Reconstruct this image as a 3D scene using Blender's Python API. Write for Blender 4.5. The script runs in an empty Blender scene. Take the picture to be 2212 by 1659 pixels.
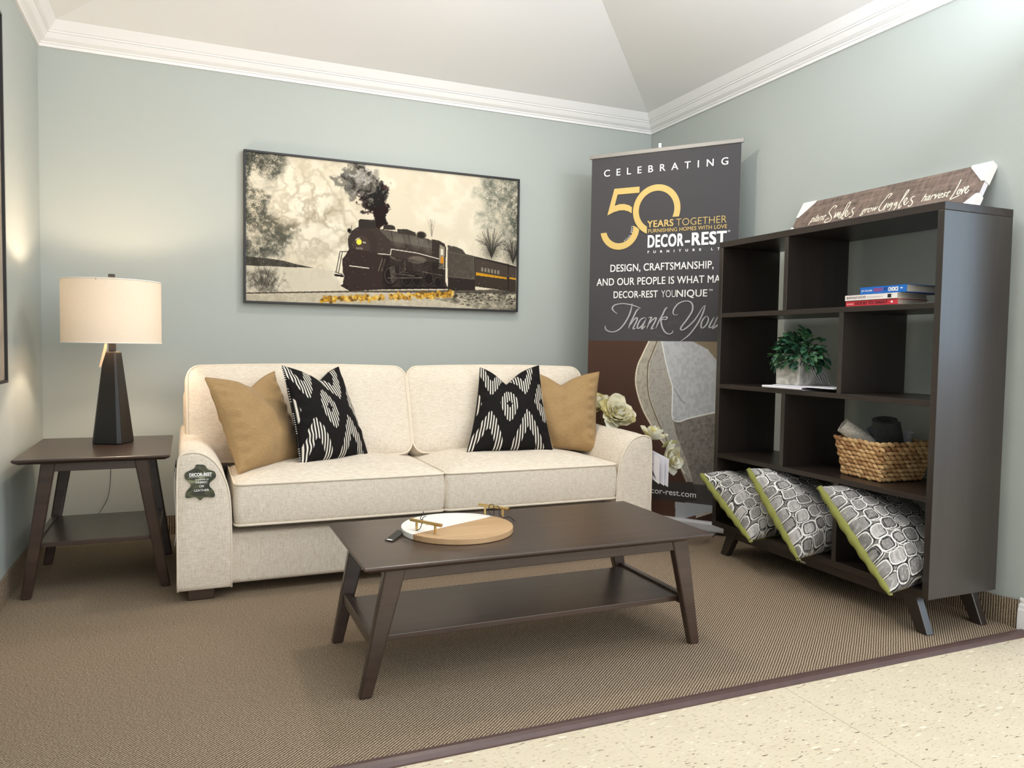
import bpy, bmesh, math, random
import numpy as np
from mathutils import Vector, Matrix

random.seed(7)
rng = np.random.default_rng(11)
SC = bpy.context.scene
COL = SC.collection

# ---------------------------------------------------------------- camera, world, lights, exposure
CAM_POS = Vector((0.6434, -4.2839, 1.0))
R_ = Vector((0.91964300, -0.39244936, 0.01549977))
D_ = Vector((-0.00519696, -0.05162003, -0.99865328))
F_ = Vector((0.39272094, 0.91832395, -0.04951155))
cam = bpy.data.cameras.new('camera')
cam_o = bpy.data.objects.new('camera', cam); COL.objects.link(cam_o)
cam.sensor_fit = 'HORIZONTAL'; cam.sensor_width = 36.0
cam.lens = 1645.58 / 2212.0 * 36.0
cam.clip_start = 0.05
m = Matrix.Identity(4)
for i in range(3):
    m[i][0] = R_[i]; m[i][1] = -D_[i]; m[i][2] = -F_[i]; m[i][3] = CAM_POS[i]
cam_o.matrix_world = m
SC.camera = cam_o

SC.view_settings.view_transform = 'Standard'
SC.view_settings.look = 'None'
SC.view_settings.gamma = 1.0
SC.view_settings.use_curve_mapping = False
SC.view_settings.exposure = -0.05

world = bpy.data.worlds.new('store_surroundings'); SC.world = world
world.use_nodes = True
bg = world.node_tree.nodes['Background']
bg.inputs[0].default_value = (0.93, 0.965, 1.0, 1); bg.inputs[1].default_value = 1.12


def area(name, loc, target, sx, sy, energy, color):
    l = bpy.data.lights.new(name, 'AREA'); l.shape = 'RECTANGLE'; l.size = sx; l.size_y = sy
    l.energy = energy; l.color = color
    o = bpy.data.objects.new(name, l); COL.objects.link(o); o.location = loc
    o.rotation_euler = (Vector(target) - Vector(loc)).to_track_quat('-Z', 'Y').to_euler()
    return o


WARMW = (1.0, 0.93, 0.83)
area('track_light', (0.90, -1.30, 2.74), (1.00, -1.45, 0), .12, .12, 13, WARMW)
area('track_light', (1.90, -1.15, 2.72), (1.90, -1.35, 0), .12, .12, 16, WARMW)
area('track_light', (2.45, -1.55, 2.78), (2.35, -1.75, 0), .12, .12, 14, WARMW)
area('ceiling_panel', (1.9, -3.4, 3.05), (1.7, -3.0, 0), 1.2, .6, 8, (1.0, .98, .95))
area('store_lights', (2.5, -6.8, 2.1), (1.7, -1.2, .7), 4.0, 1.9, 96, (1.0, .98, .965))
area('ceiling_bounce_fill', (2.05, -2.75, 2.28), (2.05, -2.1, 3.2), 2.2, .3, 46, (.84, .90, 1.0))  # added fill aimed upward, stands in for floor bounce onto the ceiling
area('shop_window', (6.4, -5.1, 1.85), (2.6, -2.2, 0.9), 2.6, 1.9, 46, (.56, .79, 1.0))

# ---------------------------------------------------------------- helpers


def lin(c):
    r = []
    for x in c[:3]:
        x = x / 255.0
        r.append(x / 12.92 if x <= .04045 else ((x + .055) / 1.055) ** 2.4)
    return tuple(r) + (1.0,)


class NT:
    def __init__(s, name):
        s.m = bpy.data.materials.new(name); s.m.use_nodes = True
        s.t = s.m.node_tree; s.b = s.t.nodes['Principled BSDF']

    def n(s, kind, **kw):
        nd = s.t.nodes.new(kind)
        for k, v in kw.items():
            if k in nd.inputs:
                nd.inputs[k].default_value = v
            else:
                setattr(nd, k, v)
        return nd

    def l(s, a, ai, b, bi):
        s.t.links.new(a.outputs[ai], b.inputs[bi])


def mat(name, col, rough=.6, metal=0., spec=.5, var=.06, scale=8., bump=0., bscale=200., coat=0., stretch=(1, 1, 1), detail=4.):
    """principled material whose colour wanders a little with a noise texture"""
    g = NT(name); c = lin(col)
    tc = g.n('ShaderNodeTexCoord'); mp = g.n('ShaderNodeMapping'); mp.inputs['Scale'].default_value = stretch
    g.l(tc, 'Object', mp, 'Vector')
    nz = g.n('ShaderNodeTexNoise', Scale=scale, Detail=detail); g.l(mp, 'Vector', nz, 'Vector')
    mx = g.n('ShaderNodeMix', data_type='RGBA')
    mx.inputs[6].default_value = tuple(x * (1 - var) for x in c[:3]) + (1,)
    mx.inputs[7].default_value = tuple(min(1, x * (1 + var)) for x in c[:3]) + (1,)
    g.l(nz, 'Fac', mx, 0); g.l(mx, 2, g.b, 'Base Color')
    g.b.inputs['Roughness'].default_value = rough; g.b.inputs['Metallic'].default_value = metal
    g.b.inputs['Specular IOR Level'].default_value = spec; g.b.inputs['Coat Weight'].default_value = coat
    if bump:
        n2 = g.n('ShaderNodeTexNoise', Scale=bscale, Detail=3.); g.l(mp, 'Vector', n2, 'Vector')
        bp = g.n('ShaderNodeBump', Strength=bump, Distance=.002); g.l(n2, 'Fac', bp, 'Height'); g.l(bp, 'Normal', g.b, 'Normal')
    return g.m


def wood(name, c1, c2, rough=.35, axis='X', scale=1., coat=.15):
    g = NT(name)
    tc = g.n('ShaderNodeTexCoord'); mp = g.n('ShaderNodeMapping')
    st = {'X': (1.2, 22, 22), 'Y': (22, 1.2, 22), 'Z': (22, 22, 1.2)}[axis]
    mp.inputs['Scale'].default_value = tuple(v * scale for v in st)
    g.l(tc, 'Object', mp, 'Vector')
    nz = g.n('ShaderNodeTexNoise', Scale=1.0, Detail=6., Roughness=.65, Distortion=.6); g.l(mp, 'Vector', nz, 'Vector')
    n3 = g.n('ShaderNodeTexNoise', Scale=2.3, Detail=2.); g.l(tc, 'Object', n3, 'Vector')
    ad = g.n('ShaderNodeMath', operation='MULTIPLY_ADD'); ad.inputs[1].default_value = .6
    g.l(nz, 'Fac', ad, 0)
    m2 = g.n('ShaderNodeMath', operation='MULTIPLY'); m2.inputs[1].default_value = .4; g.l(n3, 'Fac', m2, 0); g.l(m2, 0, ad, 2)
    rp = g.n('ShaderNodeValToRGB'); rp.color_ramp.elements[0].position = .32; rp.color_ramp.elements[1].position = .68
    rp.color_ramp.elements[0].color = lin(c1); rp.color_ramp.elements[1].color = lin(c2)
    g.l(ad, 0, rp, 'Fac'); g.l(rp, 'Color', g.b, 'Base Color')
    g.b.inputs['Roughness'].default_value = rough; g.b.inputs['Coat Weight'].default_value = coat
    g.b.inputs['Coat Roughness'].default_value = .25
    bp = g.n('ShaderNodeBump', Strength=.06, Distance=.002); g.l(nz, 'Fac', bp, 'Height'); g.l(bp, 'Normal', g.b, 'Normal')
    return g.m


def weave(name, c1, c2, s=420., rough=.9, bump=.25):
    """linen like cloth: two stretched noises crossed"""
    g = NT(name)
    tc = g.n('ShaderNodeTexCoord')
    fs = []
    for st in ((s * .10, s * .10, s), (s, s, s * .10)):
        mp = g.n('ShaderNodeMapping'); mp.inputs['Scale'].default_value = st; g.l(tc, 'Object', mp, 'Vector')
        nz = g.n('ShaderNodeTexNoise', Scale=1., Detail=2.); g.l(mp, 'Vector', nz, 'Vector'); fs.append(nz)
    ad = g.n('ShaderNodeMath', operation='ADD'); g.l(fs[0], 'Fac', ad, 0); g.l(fs[1], 'Fac', ad, 1)
    hf = g.n('ShaderNodeMath', operation='MULTIPLY'); hf.inputs[1].default_value = .5; g.l(ad, 0, hf, 0)
    rp = g.n('ShaderNodeValToRGB'); rp.color_ramp.elements[0].position = .36; rp.color_ramp.elements[1].position = .64
    rp.color_ramp.elements[0].color = lin(c1); rp.color_ramp.elements[1].color = lin(c2)
    g.l(hf, 0, rp, 'Fac'); g.l(rp, 'Color', g.b, 'Base Color')
    g.b.inputs['Roughness'].default_value = rough; g.b.inputs['Specular IOR Level'].default_value = .15
    g.b.inputs['Sheen Weight'].default_value = .15
    bp = g.n('ShaderNodeBump', Strength=bump, Distance=.0015); g.l(hf, 0, bp, 'Height'); g.l(bp, 'Normal', g.b, 'Normal')
    return g.m


def vcol(name, rough=.7, spec=.3, noise=.0, coat=0., weavebump=0.):
    g = NT(name); a = g.n('ShaderNodeAttribute', attribute_name='Col')
    tc = g.n('ShaderNodeTexCoord'); nz = g.n('ShaderNodeTexNoise', Scale=600., Detail=2.); g.l(tc, 'Object', nz, 'Vector')
    mr = g.n('ShaderNodeMapRange'); mr.inputs[3].default_value = 1 - noise; mr.inputs[4].default_value = 1 + noise
    g.l(nz, 'Fac', mr, 0)
    vm = g.n('ShaderNodeVectorMath', operation='SCALE'); g.l(a, 'Color', vm, 0); g.l(mr, 0, vm, 'Scale')
    g.l(vm, 0, g.b, 'Base Color')
    g.b.inputs['Roughness'].default_value = rough; g.b.inputs['Specular IOR Level'].default_value = spec
    g.b.inputs['Coat Weight'].default_value = coat; g.b.inputs['Coat Roughness'].default_value = .2
    if weavebump:
        bp = g.n('ShaderNodeBump', Strength=weavebump, Distance=.001); g.l(nz, 'Fac', bp, 'Height'); g.l(bp, 'Normal', g.b, 'Normal')
    return g.m


def empty(name, loc, label, cat, group=None):
    o = bpy.data.objects.new(name, None); COL.objects.link(o); o.location = loc
    o.empty_display_size = .1
    o['label'] = label; o['category'] = cat
    if group: o['group'] = group
    return o


class MB:
    """collects geometry in world coordinates"""
    def __init__(s):
        s.v = []; s.f = []; s.c = None

    def add(s, vs, fs):
        n = len(s.v); s.v.extend([tuple(x) for x in vs]); s.f.extend([tuple(i + n for i in q) for q in fs]); return s

    def box(s, a, b):
        x0, y0, z0 = a; x1, y1, z1 = b
        if x0 > x1: x0, x1 = x1, x0
        if y0 > y1: y0, y1 = y1, y0
        if z0 > z1: z0, z1 = z1, z0
        return s.add([(x0, y0, z0), (x1, y0, z0), (x1, y1, z0), (x0, y1, z0), (x0, y0, z1), (x1, y0, z1), (x1, y1, z1), (x0, y1, z1)],
                     [(0, 3, 2, 1), (4, 5, 6, 7), (0, 1, 5, 4), (1, 2, 6, 5), (2, 3, 7, 6), (3, 0, 4, 7)])

    def hexa(s, bot, top):
        """bot, top: 4 points each, counter clockwise seen from above"""
        return s.add(list(bot) + list(top), [(0, 3, 2, 1), (4, 5, 6, 7), (0, 1, 5, 4), (1, 2, 6, 5), (2, 3, 7, 6), (3, 0, 4, 7)])

    def loft(s, rings, cap=True, closed=True):
        n = len(rings[0]); vs = [p for r in rings for p in r]; fs = []
        for k in range(len(rings) - 1):
            for i in range(n if closed else n - 1):
                j = (i + 1) % n
                fs.append((k * n + i, k * n + j, (k + 1) * n + j, (k + 1) * n + i))
        if cap:
            fs.append(tuple(range(n - 1, -1, -1))); fs.append(tuple((len(rings) - 1) * n + i for i in range(n)))
        return s.add(vs, fs)

    def tube(s, pts, r, n=8, closed=False, cap=True):
        pts = [Vector(p) for p in pts]; rings = []; up = None
        N = len(pts)
        for i, p in enumerate(pts):
            if closed: t = pts[(i + 1) % N] - pts[i - 1]
            else: t = pts[min(i + 1, N - 1)] - pts[max(i - 1, 0)]
            if t.length < 1e-9: t = Vector((0, 0, 1))
            t.normalize()
            if up is None:
                up = Vector((0, 0, 1)) if abs(t.z) < .9 else Vector((1, 0, 0))
            a = t.cross(up)
            if a.length < 1e-6: a = t.cross(Vector((1, 0, 0)))
            a.normalize(); b = a.cross(t).normalized(); up = b
            rr = r[i] if isinstance(r, (list, tuple)) else r
            rings.append([p + (a * math.cos(2 * math.pi * k / n) + b * math.sin(2 * math.pi * k / n)) * rr for k in range(n)])
        if closed:
            rings.append(rings[0]); return s.loft(rings, cap=False)
        return s.loft(rings, cap=cap)

    def lathe(s, prof, c, n=32, cap=True):
        return s.loft([[(c[0] + r * math.cos(2 * math.pi * k / n), c[1] + r * math.sin(2 * math.pi * k / n), c[2] + z) for k in range(n)] for r, z in prof], cap=cap)

    def mesh(s, name, origin=(0, 0, 0)):
        me = bpy.data.meshes.new(name)
        ox, oy, oz = origin
        me.from_pydata([(x - ox, y - oy, z - oz) for x, y, z in s.v], [], s.f); me.update()
        bm = bmesh.new(); bm.from_mesh(me); bmesh.ops.recalc_face_normals(bm, faces=bm.faces); bm.to_mesh(me); bm.free()
        return me

    def build(s, name, material, parent=None, smooth=False, bevel=0., origin=None, seg=2, kind=None):
        org = tuple(parent_world(parent)) if parent is not None else (origin or (0, 0, 0))
        me = s.mesh(name, org); me.materials.append(material)
        return link(name, me, parent, smooth, bevel, None if parent is not None else org, seg, kind)


def parent_world(p):
    v = Vector((0, 0, 0))
    while p is not None:
        v += p.location; p = p.parent
    return v


def link(name, me, parent=None, smooth=False, bevel=0., loc=None, seg=2, kind=None):
    o = bpy.data.objects.new(name, me); COL.objects.link(o)
    if loc is not None: o.location = loc
    if parent is not None: o.parent = parent
    if smooth:
        me.polygons.foreach_set('use_smooth', [True] * len(me.polygons))
    if bevel:
        b = o.modifiers.new('bevel', 'BEVEL'); b.width = bevel; b.segments = seg; b.limit_method = 'ANGLE'; b.angle_limit = math.radians(35)
        if not smooth:
            b.harden_normals = False
    if kind: o['kind'] = kind
    return o


def tag(o, label, cat, group=None):
    o['label'] = label; o['category'] = cat
    if group: o['group'] = group
    return o


def struct(o):
    o['kind'] = 'structure'; return o


def smooth_path(pts, sub=6, closed=False):
    P = [np.array(p, float) for p in pts]; N = len(P); out = []
    rngk = range(N if closed else N - 1)
    for i in rngk:
        p0 = P[i - 1] if (i > 0 or closed) else P[0]; p1 = P[i]; p2 = P[(i + 1) % N]
        p3 = P[(i + 2) % N] if (i + 2 < N or closed) else P[-1]
        for k in range(sub):
            t = k / sub
            out.append(.5 * ((2 * p1) + (-p0 + p2) * t + (2 * p0 - 5 * p1 + 4 * p2 - p3) * t * t + (-p0 + 3 * p1 - 3 * p2 + p3) * t ** 3))
    if not closed: out.append(P[-1])
    return out


class Plane:
    """a frame for flat print: (s, t) -> world"""
    def __init__(s, o, e1, e2, off=0.0015):
        s.o = Vector(o); s.a = Vector(e1).normalized(); s.b = Vector(e2).normalized(); s.n = s.a.cross(s.b).normalized(); s.off = off

    def p(s, u, v, h=0.): return s.o + s.a * u + s.b * v + s.n * (s.off + h)


def ribbon(mb, pl, pts, w, h=0., sub=6, taper=True):
    q = smooth_path(pts, sub); N = len(q)
    L = []; Rr = []
    for i in range(N):
        t = q[min(i + 1, N - 1)] - q[max(i - 1, 0)]; ln = np.hypot(*t) or 1.; nrm = np.array([-t[1], t[0]]) / ln
        # broad nib: thick on down strokes
        k = (.55 + .45 * abs(t[1]) / ln) if taper else 1.
        e = min(1., .35 + 3.5 * min(i, N - 1 - i) / N) if taper else 1.
        L.append(q[i] + nrm * w * .5 * k * e); Rr.append(q[i] - nrm * w * .5 * k * e)
    vs = [pl.p(a[0], a[1], h) for a in L] + [pl.p(a[0], a[1], h) for a in Rr]
    mb.add(vs, [(i, i + 1, N + i + 1, N + i) for i in range(N - 1)])


def glyphs(text, bold=0., spacing=1., shear=0.):
    cu = bpy.data.curves.new('t', 'FONT'); cu.body = text; cu.size = 1.; cu.offset = bold; cu.space_character = spacing
    cu.shear = shear; cu.resolution_u = 4
    o = bpy.data.objects.new('t', cu); COL.objects.link(o)
    dg = bpy.context.evaluated_depsgraph_get(); dg.update()
    me = bpy.data.meshes.new_from_object(o.evaluated_get(dg))
    vs = np.array([v.co[:2] for v in me.vertices]); fs = [tuple(p.vertices) for p in me.polygons]
    bpy.data.objects.remove(o); bpy.data.curves.remove(cu); bpy.data.meshes.remove(me)
    return vs, fs


CAPH = {}


def put_text(mb, pl, text, s0, s1, t0, cap, bold=0., spacing=1., h=0., shear=0., x_height=False):
    """bold > 0 prints the word several times a hair apart, so that counters stay open"""
    off = min(bold, 0.)
    vs, fs = glyphs(text, off, spacing, shear)
    key = (off, x_height)
    if key not in CAPH:
        r, _ = glyphs('x' if x_height else 'H', off); CAPH[key] = (r[:, 1].min(), r[:, 1].max())
    b0, b1 = CAPH[key]
    k = max(bold, 0.) * 1.15
    sy = (cap) / (b1 - b0 + 2 * k * .6)
    sx = (s1 - s0) / (vs[:, 0].max() - vs[:, 0].min() + 2 * k)
    x = s0 + (vs[:, 0] - vs[:, 0].min() + k) * sx; y = t0 + (vs[:, 1] - b0 + k * .6) * sy
    shifts = [(0, 0)] if k == 0 else [(-k, -k * .6), (k, k * .6), (-k, k * .6), (k, -k * .6), (0, 0)]
    for q_, (dx, dy) in enumerate(shifts):
        mb.add([pl.p(float(a) + dx * sx, float(b) + dy * sy, h + .00008 * q_) for a, b in zip(x, y)], fs)


# ---------------------------------------------------------------- print painter (colours of flat prints, stored per vertex)


def vnoise(h, w, fy, fx, seed=0):
    r = np.random.default_rng(seed); g = r.random((int(fy) + 3, int(fx) + 3))
    y = np.linspace(0, fy, h); x = np.linspace(0, fx, w)
    yi = y.astype(int); xi = x.astype(int); ty = y - yi; tx = x - xi
    ty = ty * ty * (3 - 2 * ty); tx = tx * tx * (3 - 2 * tx)
    a = g[np.ix_(yi, xi)]; b = g[np.ix_(yi, xi + 1)]; c = g[np.ix_(yi + 1, xi)]; d = g[np.ix_(yi + 1, xi + 1)]
    tx = tx[None, :]; ty = ty[:, None]
    return (a * (1 - tx) + b * tx) * (1 - ty) + (c * (1 - tx) + d * tx) * ty


def fbm(h, w, fy, fx, o=4, seed=0, gain=.5):
    s = np.zeros((h, w)); a = 1.; t = 0
    for k in range(o):
        s += a * vnoise(h, w, fy * 2 ** k, fx * 2 ** k, seed + k * 17); t += a; a *= gain
    return s / t


class Paint:
    def __init__(s, w, h, col, aspect=1.):
        s.w = w; s.h = h; s.asp = aspect
        s.u, s.v = np.meshgrid(np.linspace(0, 1, w), np.linspace(0, 1, h))
        s.img = np.ones((h, w, 3)) * np.array(col, float)

    def mix(s, mask, col):
        mask = np.clip(mask, 0, 1)[..., None]; s.img = s.img * (1 - mask) + np.asarray(col, float) * mask

    def poly(s, pts):
        ins = np.zeros((s.h, s.w), bool); n = len(pts); j = n - 1
        for i in range(n):
            xi, yi = pts[i]; xj, yj = pts[j]
            if yi != yj:
                c = ((yi > s.v) != (yj > s.v)) & (s.u < (xj - xi) * (s.v - yi) / (yj - yi) + xi); ins ^= c
            j = i
        return ins.astype(float)

    def seg(s, pts, w):
        d = np.full((s.h, s.w), 9.)
        for (x0, y0), (x1, y1) in zip(pts[:-1], pts[1:]):
            ax = s.asp; px = (s.u - x0) * ax; py = s.v - y0; dx = (x1 - x0) * ax; dy = y1 - y0
            t = np.clip((px * dx + py * dy) / (dx * dx + dy * dy + 1e-12), 0, 1)
            d = np.minimum(d, np.hypot(px - t * dx, py - t * dy))
        return np.clip((w - d) / (w * .5) + .5, 0, 1)

    def ell(s, x, y, rx, ry, soft=.15):
        d = np.hypot((s.u - x) / rx, (s.v - y) / ry); return np.clip((1 - d) / soft + .5, 0, 1)

    def linear(s):
        c = np.clip(s.img, 0, 255) / 255.
        c = np.where(c <= .04045, c / 12.92, ((c + .055) / 1.055) ** 2.4)
        return np.concatenate([c, np.ones((s.h, s.w, 1))], -1).astype(np.float32)


def grid_mesh(name, P, colors=None, smooth=True, mater=None):
    """P: (h, w, 3) points"""
    h, w, _ = P.shape; me = bpy.data.meshes.new(name)
    idx = np.arange(h * w).reshape(h, w)
    q = np.stack([idx[:-1, :-1], idx[:-1, 1:], idx[1:, 1:], idx[1:, :-1]], -1).reshape(-1)
    nf = len(q) // 4
    me.vertices.add(h * w); me.vertices.foreach_set('co', P.astype(np.float32).reshape(-1))
    me.loops.add(nf * 4); me.loops.foreach_set('vertex_index', q.astype(np.int32))
    me.polygons.add(nf); me.polygons.foreach_set('loop_start', np.arange(0, nf * 4, 4, dtype=np.int32))
    me.polygons.foreach_set('loop_total', np.full(nf, 4, dtype=np.int32))
    if smooth: me.polygons.foreach_set('use_smooth', np.ones(nf, dtype=bool))
    me.update(calc_edges=True)
    if colors is not None:
        a = me.color_attributes.new('Col', 'FLOAT_COLOR', 'POINT'); a.data.foreach_set('color', colors.reshape(-1))
    if mater: me.materials.append(mater)
    return me


# ---------------------------------------------------------------- materials
M_WALL = mat('sage_wall_paint', (176, 182, 176), .75, var=.015, scale=1.5, bump=.05, bscale=350)
M_CEIL = mat('ceiling_paint', (247, 245, 243), .9, var=.01, scale=2)
M_TRIM = mat('white_trim_paint', (240, 238, 235), .45, var=.01, scale=5)
M_DARK = wood('espresso_wood_long_x', (48, 36, 30), (76, 59, 49), .32, 'X')
M_DARKY = wood('espresso_wood_long_y', (28, 21, 18), (47, 36, 30), .38, 'Y')
M_DARKZ = wood('espresso_wood_upright', (30, 24, 21), (47, 38, 33), .34, 'Z', coat=.5)
M_SOFA = weave('cream_linen', (205, 192, 173), (233, 223, 206))
M_WELT = mat('cream_piping', (226, 214, 194), .85, var=.03, scale=60)
M_BLACK = mat('black_plastic', (24, 23, 22), .5, var=.1)
M_TAN = weave('tan_cotton', (150, 122, 82), (170, 140, 98), s=520, bump=.15)


def carpet_mat(name, rib=True):
    g = NT(name); tc = g.n('ShaderNodeTexCoord'); mp = g.n('ShaderNodeMapping')
    mp.inputs['Rotation'].default_value = (0, 0, math.radians(49.6)); g.l(tc, 'Object', mp, 'Vector')
    # warp so that the ribs are not ruler straight
    n0 = g.n('ShaderNodeTexNoise', Scale=14., Detail=2.); g.l(mp, 'Vector', n0, 'Vector')
    sc = g.n('ShaderNodeVectorMath', operation='SCALE'); sc.inputs['Scale'].default_value = .004; g.l(n0, 'Color', sc, 0)
    av = g.n('ShaderNodeVectorMath', operation='ADD'); g.l(mp, 'Vector', av, 0); g.l(sc, 0, av, 1)
    wv = g.n('ShaderNodeTexWave', wave_type='BANDS', bands_direction='X', Scale=2 * math.pi / (20 * .0072) * .95, Distortion=.5, Detail=1.)
    wv.inputs['Detail Scale'].default_value = 2.
    g.l(av, 0, wv, 'Vector')
    ms = g.n('ShaderNodeMapping'); ms.inputs['Scale'].default_value = (300, 170, 300); g.l(mp, 'Vector', ms, 'Vector')
    nz = g.n('ShaderNodeTexNoise', Scale=1., Detail=2.); g.l(ms, 'Vector', nz, 'Vector')
    nb = g.n('ShaderNodeTexNoise', Scale=1.3, Detail=2.); g.l(tc, 'Object', nb, 'Vector')
    # height = rib * .6 + loops * .4
    a = g.n('ShaderNodeMath', operation='MULTIPLY'); a.inputs[1].default_value = .40; g.l(wv, 'Fac', a, 0)
    b = g.n('ShaderNodeMath', operation='MULTIPLY_ADD'); b.inputs[1].default_value = .62; g.l(nz, 'Fac', b, 0); g.l(a, 0, b, 2)
    rp = g.n('ShaderNodeValToRGB'); e = rp.color_ramp.elements
    e[0].position = .28; e[0].color = lin((76, 63, 52)); e[1].position = .80; e[1].color = lin((200, 182, 156))
    e2 = rp.color_ramp.elements.new(.52); e2.color = lin((135, 118, 98))
    g.l(b, 0, rp, 'Fac')
    hu = g.n('ShaderNodeMix', data_type='RGBA', blend_type='MULTIPLY'); hu.inputs[0].default_value = 1.
    r2 = g.n('ShaderNodeValToRGB'); r2.color_ramp.elements[0].color = (.93, .93, .96, 1); r2.color_ramp.elements[1].color = (1.0, 1.0, .96, 1)
    g.l(nb, 'Fac', r2, 'Fac'); g.l(rp, 'Color', hu, 6); g.l(r2, 'Color', hu, 7); g.l(hu, 2, g.b, 'Base Color')
    g.b.inputs['Roughness'].default_value = 1.; g.b.inputs['Specular IOR Level'].default_value = .05
    bp = g.n('ShaderNodeBump', Strength=.7, Distance=.004); g.l(b, 0, bp, 'Height'); g.l(bp, 'Normal', g.b, 'Normal')
    return g.m


M_CARPET = carpet_mat('ribbed_carpet')


def vct_mat():
    g = NT('cream_vinyl_tile'); tc = g.n('ShaderNodeTexCoord')
    out = None
    base = g.n('ShaderNodeTexNoise', Scale=6., Detail=5.); g.l(tc, 'Object', base, 'Vector')
    rp = g.n('ShaderNodeValToRGB'); rp.color_ramp.elements[0].color = lin((210, 197, 171)); rp.color_ramp.elements[1].color = lin((226, 213, 187))
    g.l(base, 'Fac', rp, 'Fac'); prev = (rp, 'Color')
    for st, th, col, seed in (((30, 125, 60), .685, (112, 96, 74), 3.), ((55, 220, 60), .655, (180, 162, 132), 9.), ((26, 90, 60), .69, (242, 231, 208), 21.)):
        mp = g.n('ShaderNodeMapping'); mp.inputs['Scale'].default_value = st; mp.inputs['Rotation'].default_value = (0, 0, .12)
        mp.inputs['Location'].default_value = (seed, seed * 2, 0); g.l(tc, 'Object', mp, 'Vector')
        nz = g.n('ShaderNodeTexNoise', Scale=1., Detail=1.5, Distortion=.4); g.l(mp, 'Vector', nz, 'Vector')
        mr = g.n('ShaderNodeMapRange'); mr.inputs[1].default_value = th - .015; mr.inputs[2].default_value = th + .02
        g.l(nz, 'Fac', mr, 0)
        mx = g.n('ShaderNodeMix', data_type='RGBA'); mx.inputs[7].default_value = lin(col)
        g.l(mr, 0, mx, 0); g.t.links.new(prev[0].outputs[prev[1]], mx.inputs[6]); prev = (mx, 2)
    g.t.links.new(prev[0].outputs[prev[1]], g.b.inputs['Base Color'])
    g.b.inputs['Roughness'].default_value = .42; g.b.inputs['Specular IOR Level'].default_value = .4
    return g.m


M_VCT = vct_mat()

# ---------------------------------------------------------------- room
W = 3.436; HC = 2.392; YF = -3.7
o = MB().box((-.12, YF - 1.2, -.12), (0, .12, 3.2)).build('wall_left', M_WALL); struct(o)
o = MB().box((0, 0, -.12), (W, .12, 3.2)).build('wall_back', M_WALL); struct(o)
o = MB().box((W, -2.63, -.12), (W + .12, .12, 3.2)).build('wall_right', M_WALL); struct(o)

# ceiling: hipped, rising from all three walls
i0, zc = .09, HC + .102
r_in, z_in = 1.35, HC + .46
ceil = MB()
ring0 = [(i0, -i0, zc), (W - i0, -i0, zc), (W - i0, -3.0, zc), (i0, -3.0, zc)]
ring1 = [(r_in, -r_in, z_in), (W - r_in, -r_in, z_in), (W - r_in, -3.0, z_in), (r_in, -3.0, z_in)]
ceil.add(ring0 + ring1, [(0, 1, 5, 4), (1, 2, 6, 5), (3, 0, 4, 7), (4, 5, 6, 7)])
ceil.add([(x, y, z + .05) for x, y, z in ring0 + ring1], [(0, 1, 5, 4), (1, 2, 6, 5), (3, 0, 4, 7), (4, 5, 6, 7)])
struct(ceil.build('ceiling', M_CEIL))

# crown moulding, profile (distance from wall, height over HC)
PROF = [(0, -.004), (.010, -.004), (.012, .008), (.018, .012), (.018, .017), (.026, .022), (.036, .030), (.044, .042), (.050, .052), (.056, .054), (.056, .060),
        (.062, .063), (.066, .068), (.092, .104), (.10, .110), (0, .115)]
pts_in = [[(d, -3.0, HC + z) for d, z in PROF], [(d, -d, HC + z) for d, z in PROF]]
struct(MB().loft(pts_in).build('trim_1', M_TRIM))
struct(MB().loft([[(d, -d, HC + z) for d, z in PROF], [(W - d, -d, HC + z) for d, z in PROF]]).build('trim_2', M_TRIM))
struct(MB().loft([[(W - d, -d, HC + z) for d, z in PROF], [(W - d, -2.63, HC + z) for d, z in PROF]]).build('trim_3', M_TRIM))

# floor: slab, vinyl tiles as parts
YC = -2.532                       # carpet edge
floor = MB().box((-.1, -7.5, -.12), (6.8, .1, -.0125)).build('floor', mat('tile_joint', (206, 192, 162), .6)); struct(floor)
tile_me = {}
TS = .31
def tile_mesh(w, d):
    k = (round(w, 3), round(d, 3))
    if k not in tile_me:
        b = MB().box((0, 0, -.0035), (w, d, 0)); b.v = [(x, y, z) for x, y, z in b.v]
        me = b.mesh('tile'); me.materials.append(M_VCT); tile_me[k] = me
    return tile_me[k]
x0s = [2.2832 - TS * k for k in range(-4, 9)]
for xa in sorted(x0s):
    for k in range(7):
        ya = YC - .02 - TS * (k + 1)
        xl = max(xa, 0.0); xr = min(xa + TS, W - .001)
        if xr - xl < .03: continue
        wide = abs(xa - 2.2832) < .01 or abs(xa - (2.2832 + 3 * TS)) < .01
        g0 = .0012 if wide else .0002
        t = bpy.data.objects.new('tile', tile_mesh(xr - xl - g0 - .0002, TS - .0003)); COL.objects.link(t)
        t.location = (xl + g0, ya, -.0085); t.parent = floor

# white baseboard on the right wall beyond the carpet, dark edge strip
BP = [(0, .115), (.006, .115), (.008, .108), (.008, .096), (.013, .090), (.013, .080), (.016, .072), (.018, .03), (.018, -.012), (0, -.012)]
struct(MB().loft([[(W - d, YC + .03, z) for d, z in BP], [(W - d, -2.63, z) for d, z in BP]]).build('trim_5', M_TRIM, bevel=0.001))
M_STRIP = mat('brown_vinyl_strip', (84, 64, 60), .38, var=.25, scale=25, bump=.3, bscale=60, detail=6)
SP = [(-.022, -.0125), (-.022, -.004), (-.012, .0035), (0, .0065), (.010, .0070), (.017, .004), (.017, -.0125)]
struct(MB().loft([[(0.0, YC + y, z) for y, z in SP], [(W, YC + y, z) for y, z in SP]]).build('trim_4', M_STRIP, smooth=False, bevel=.001))

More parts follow.
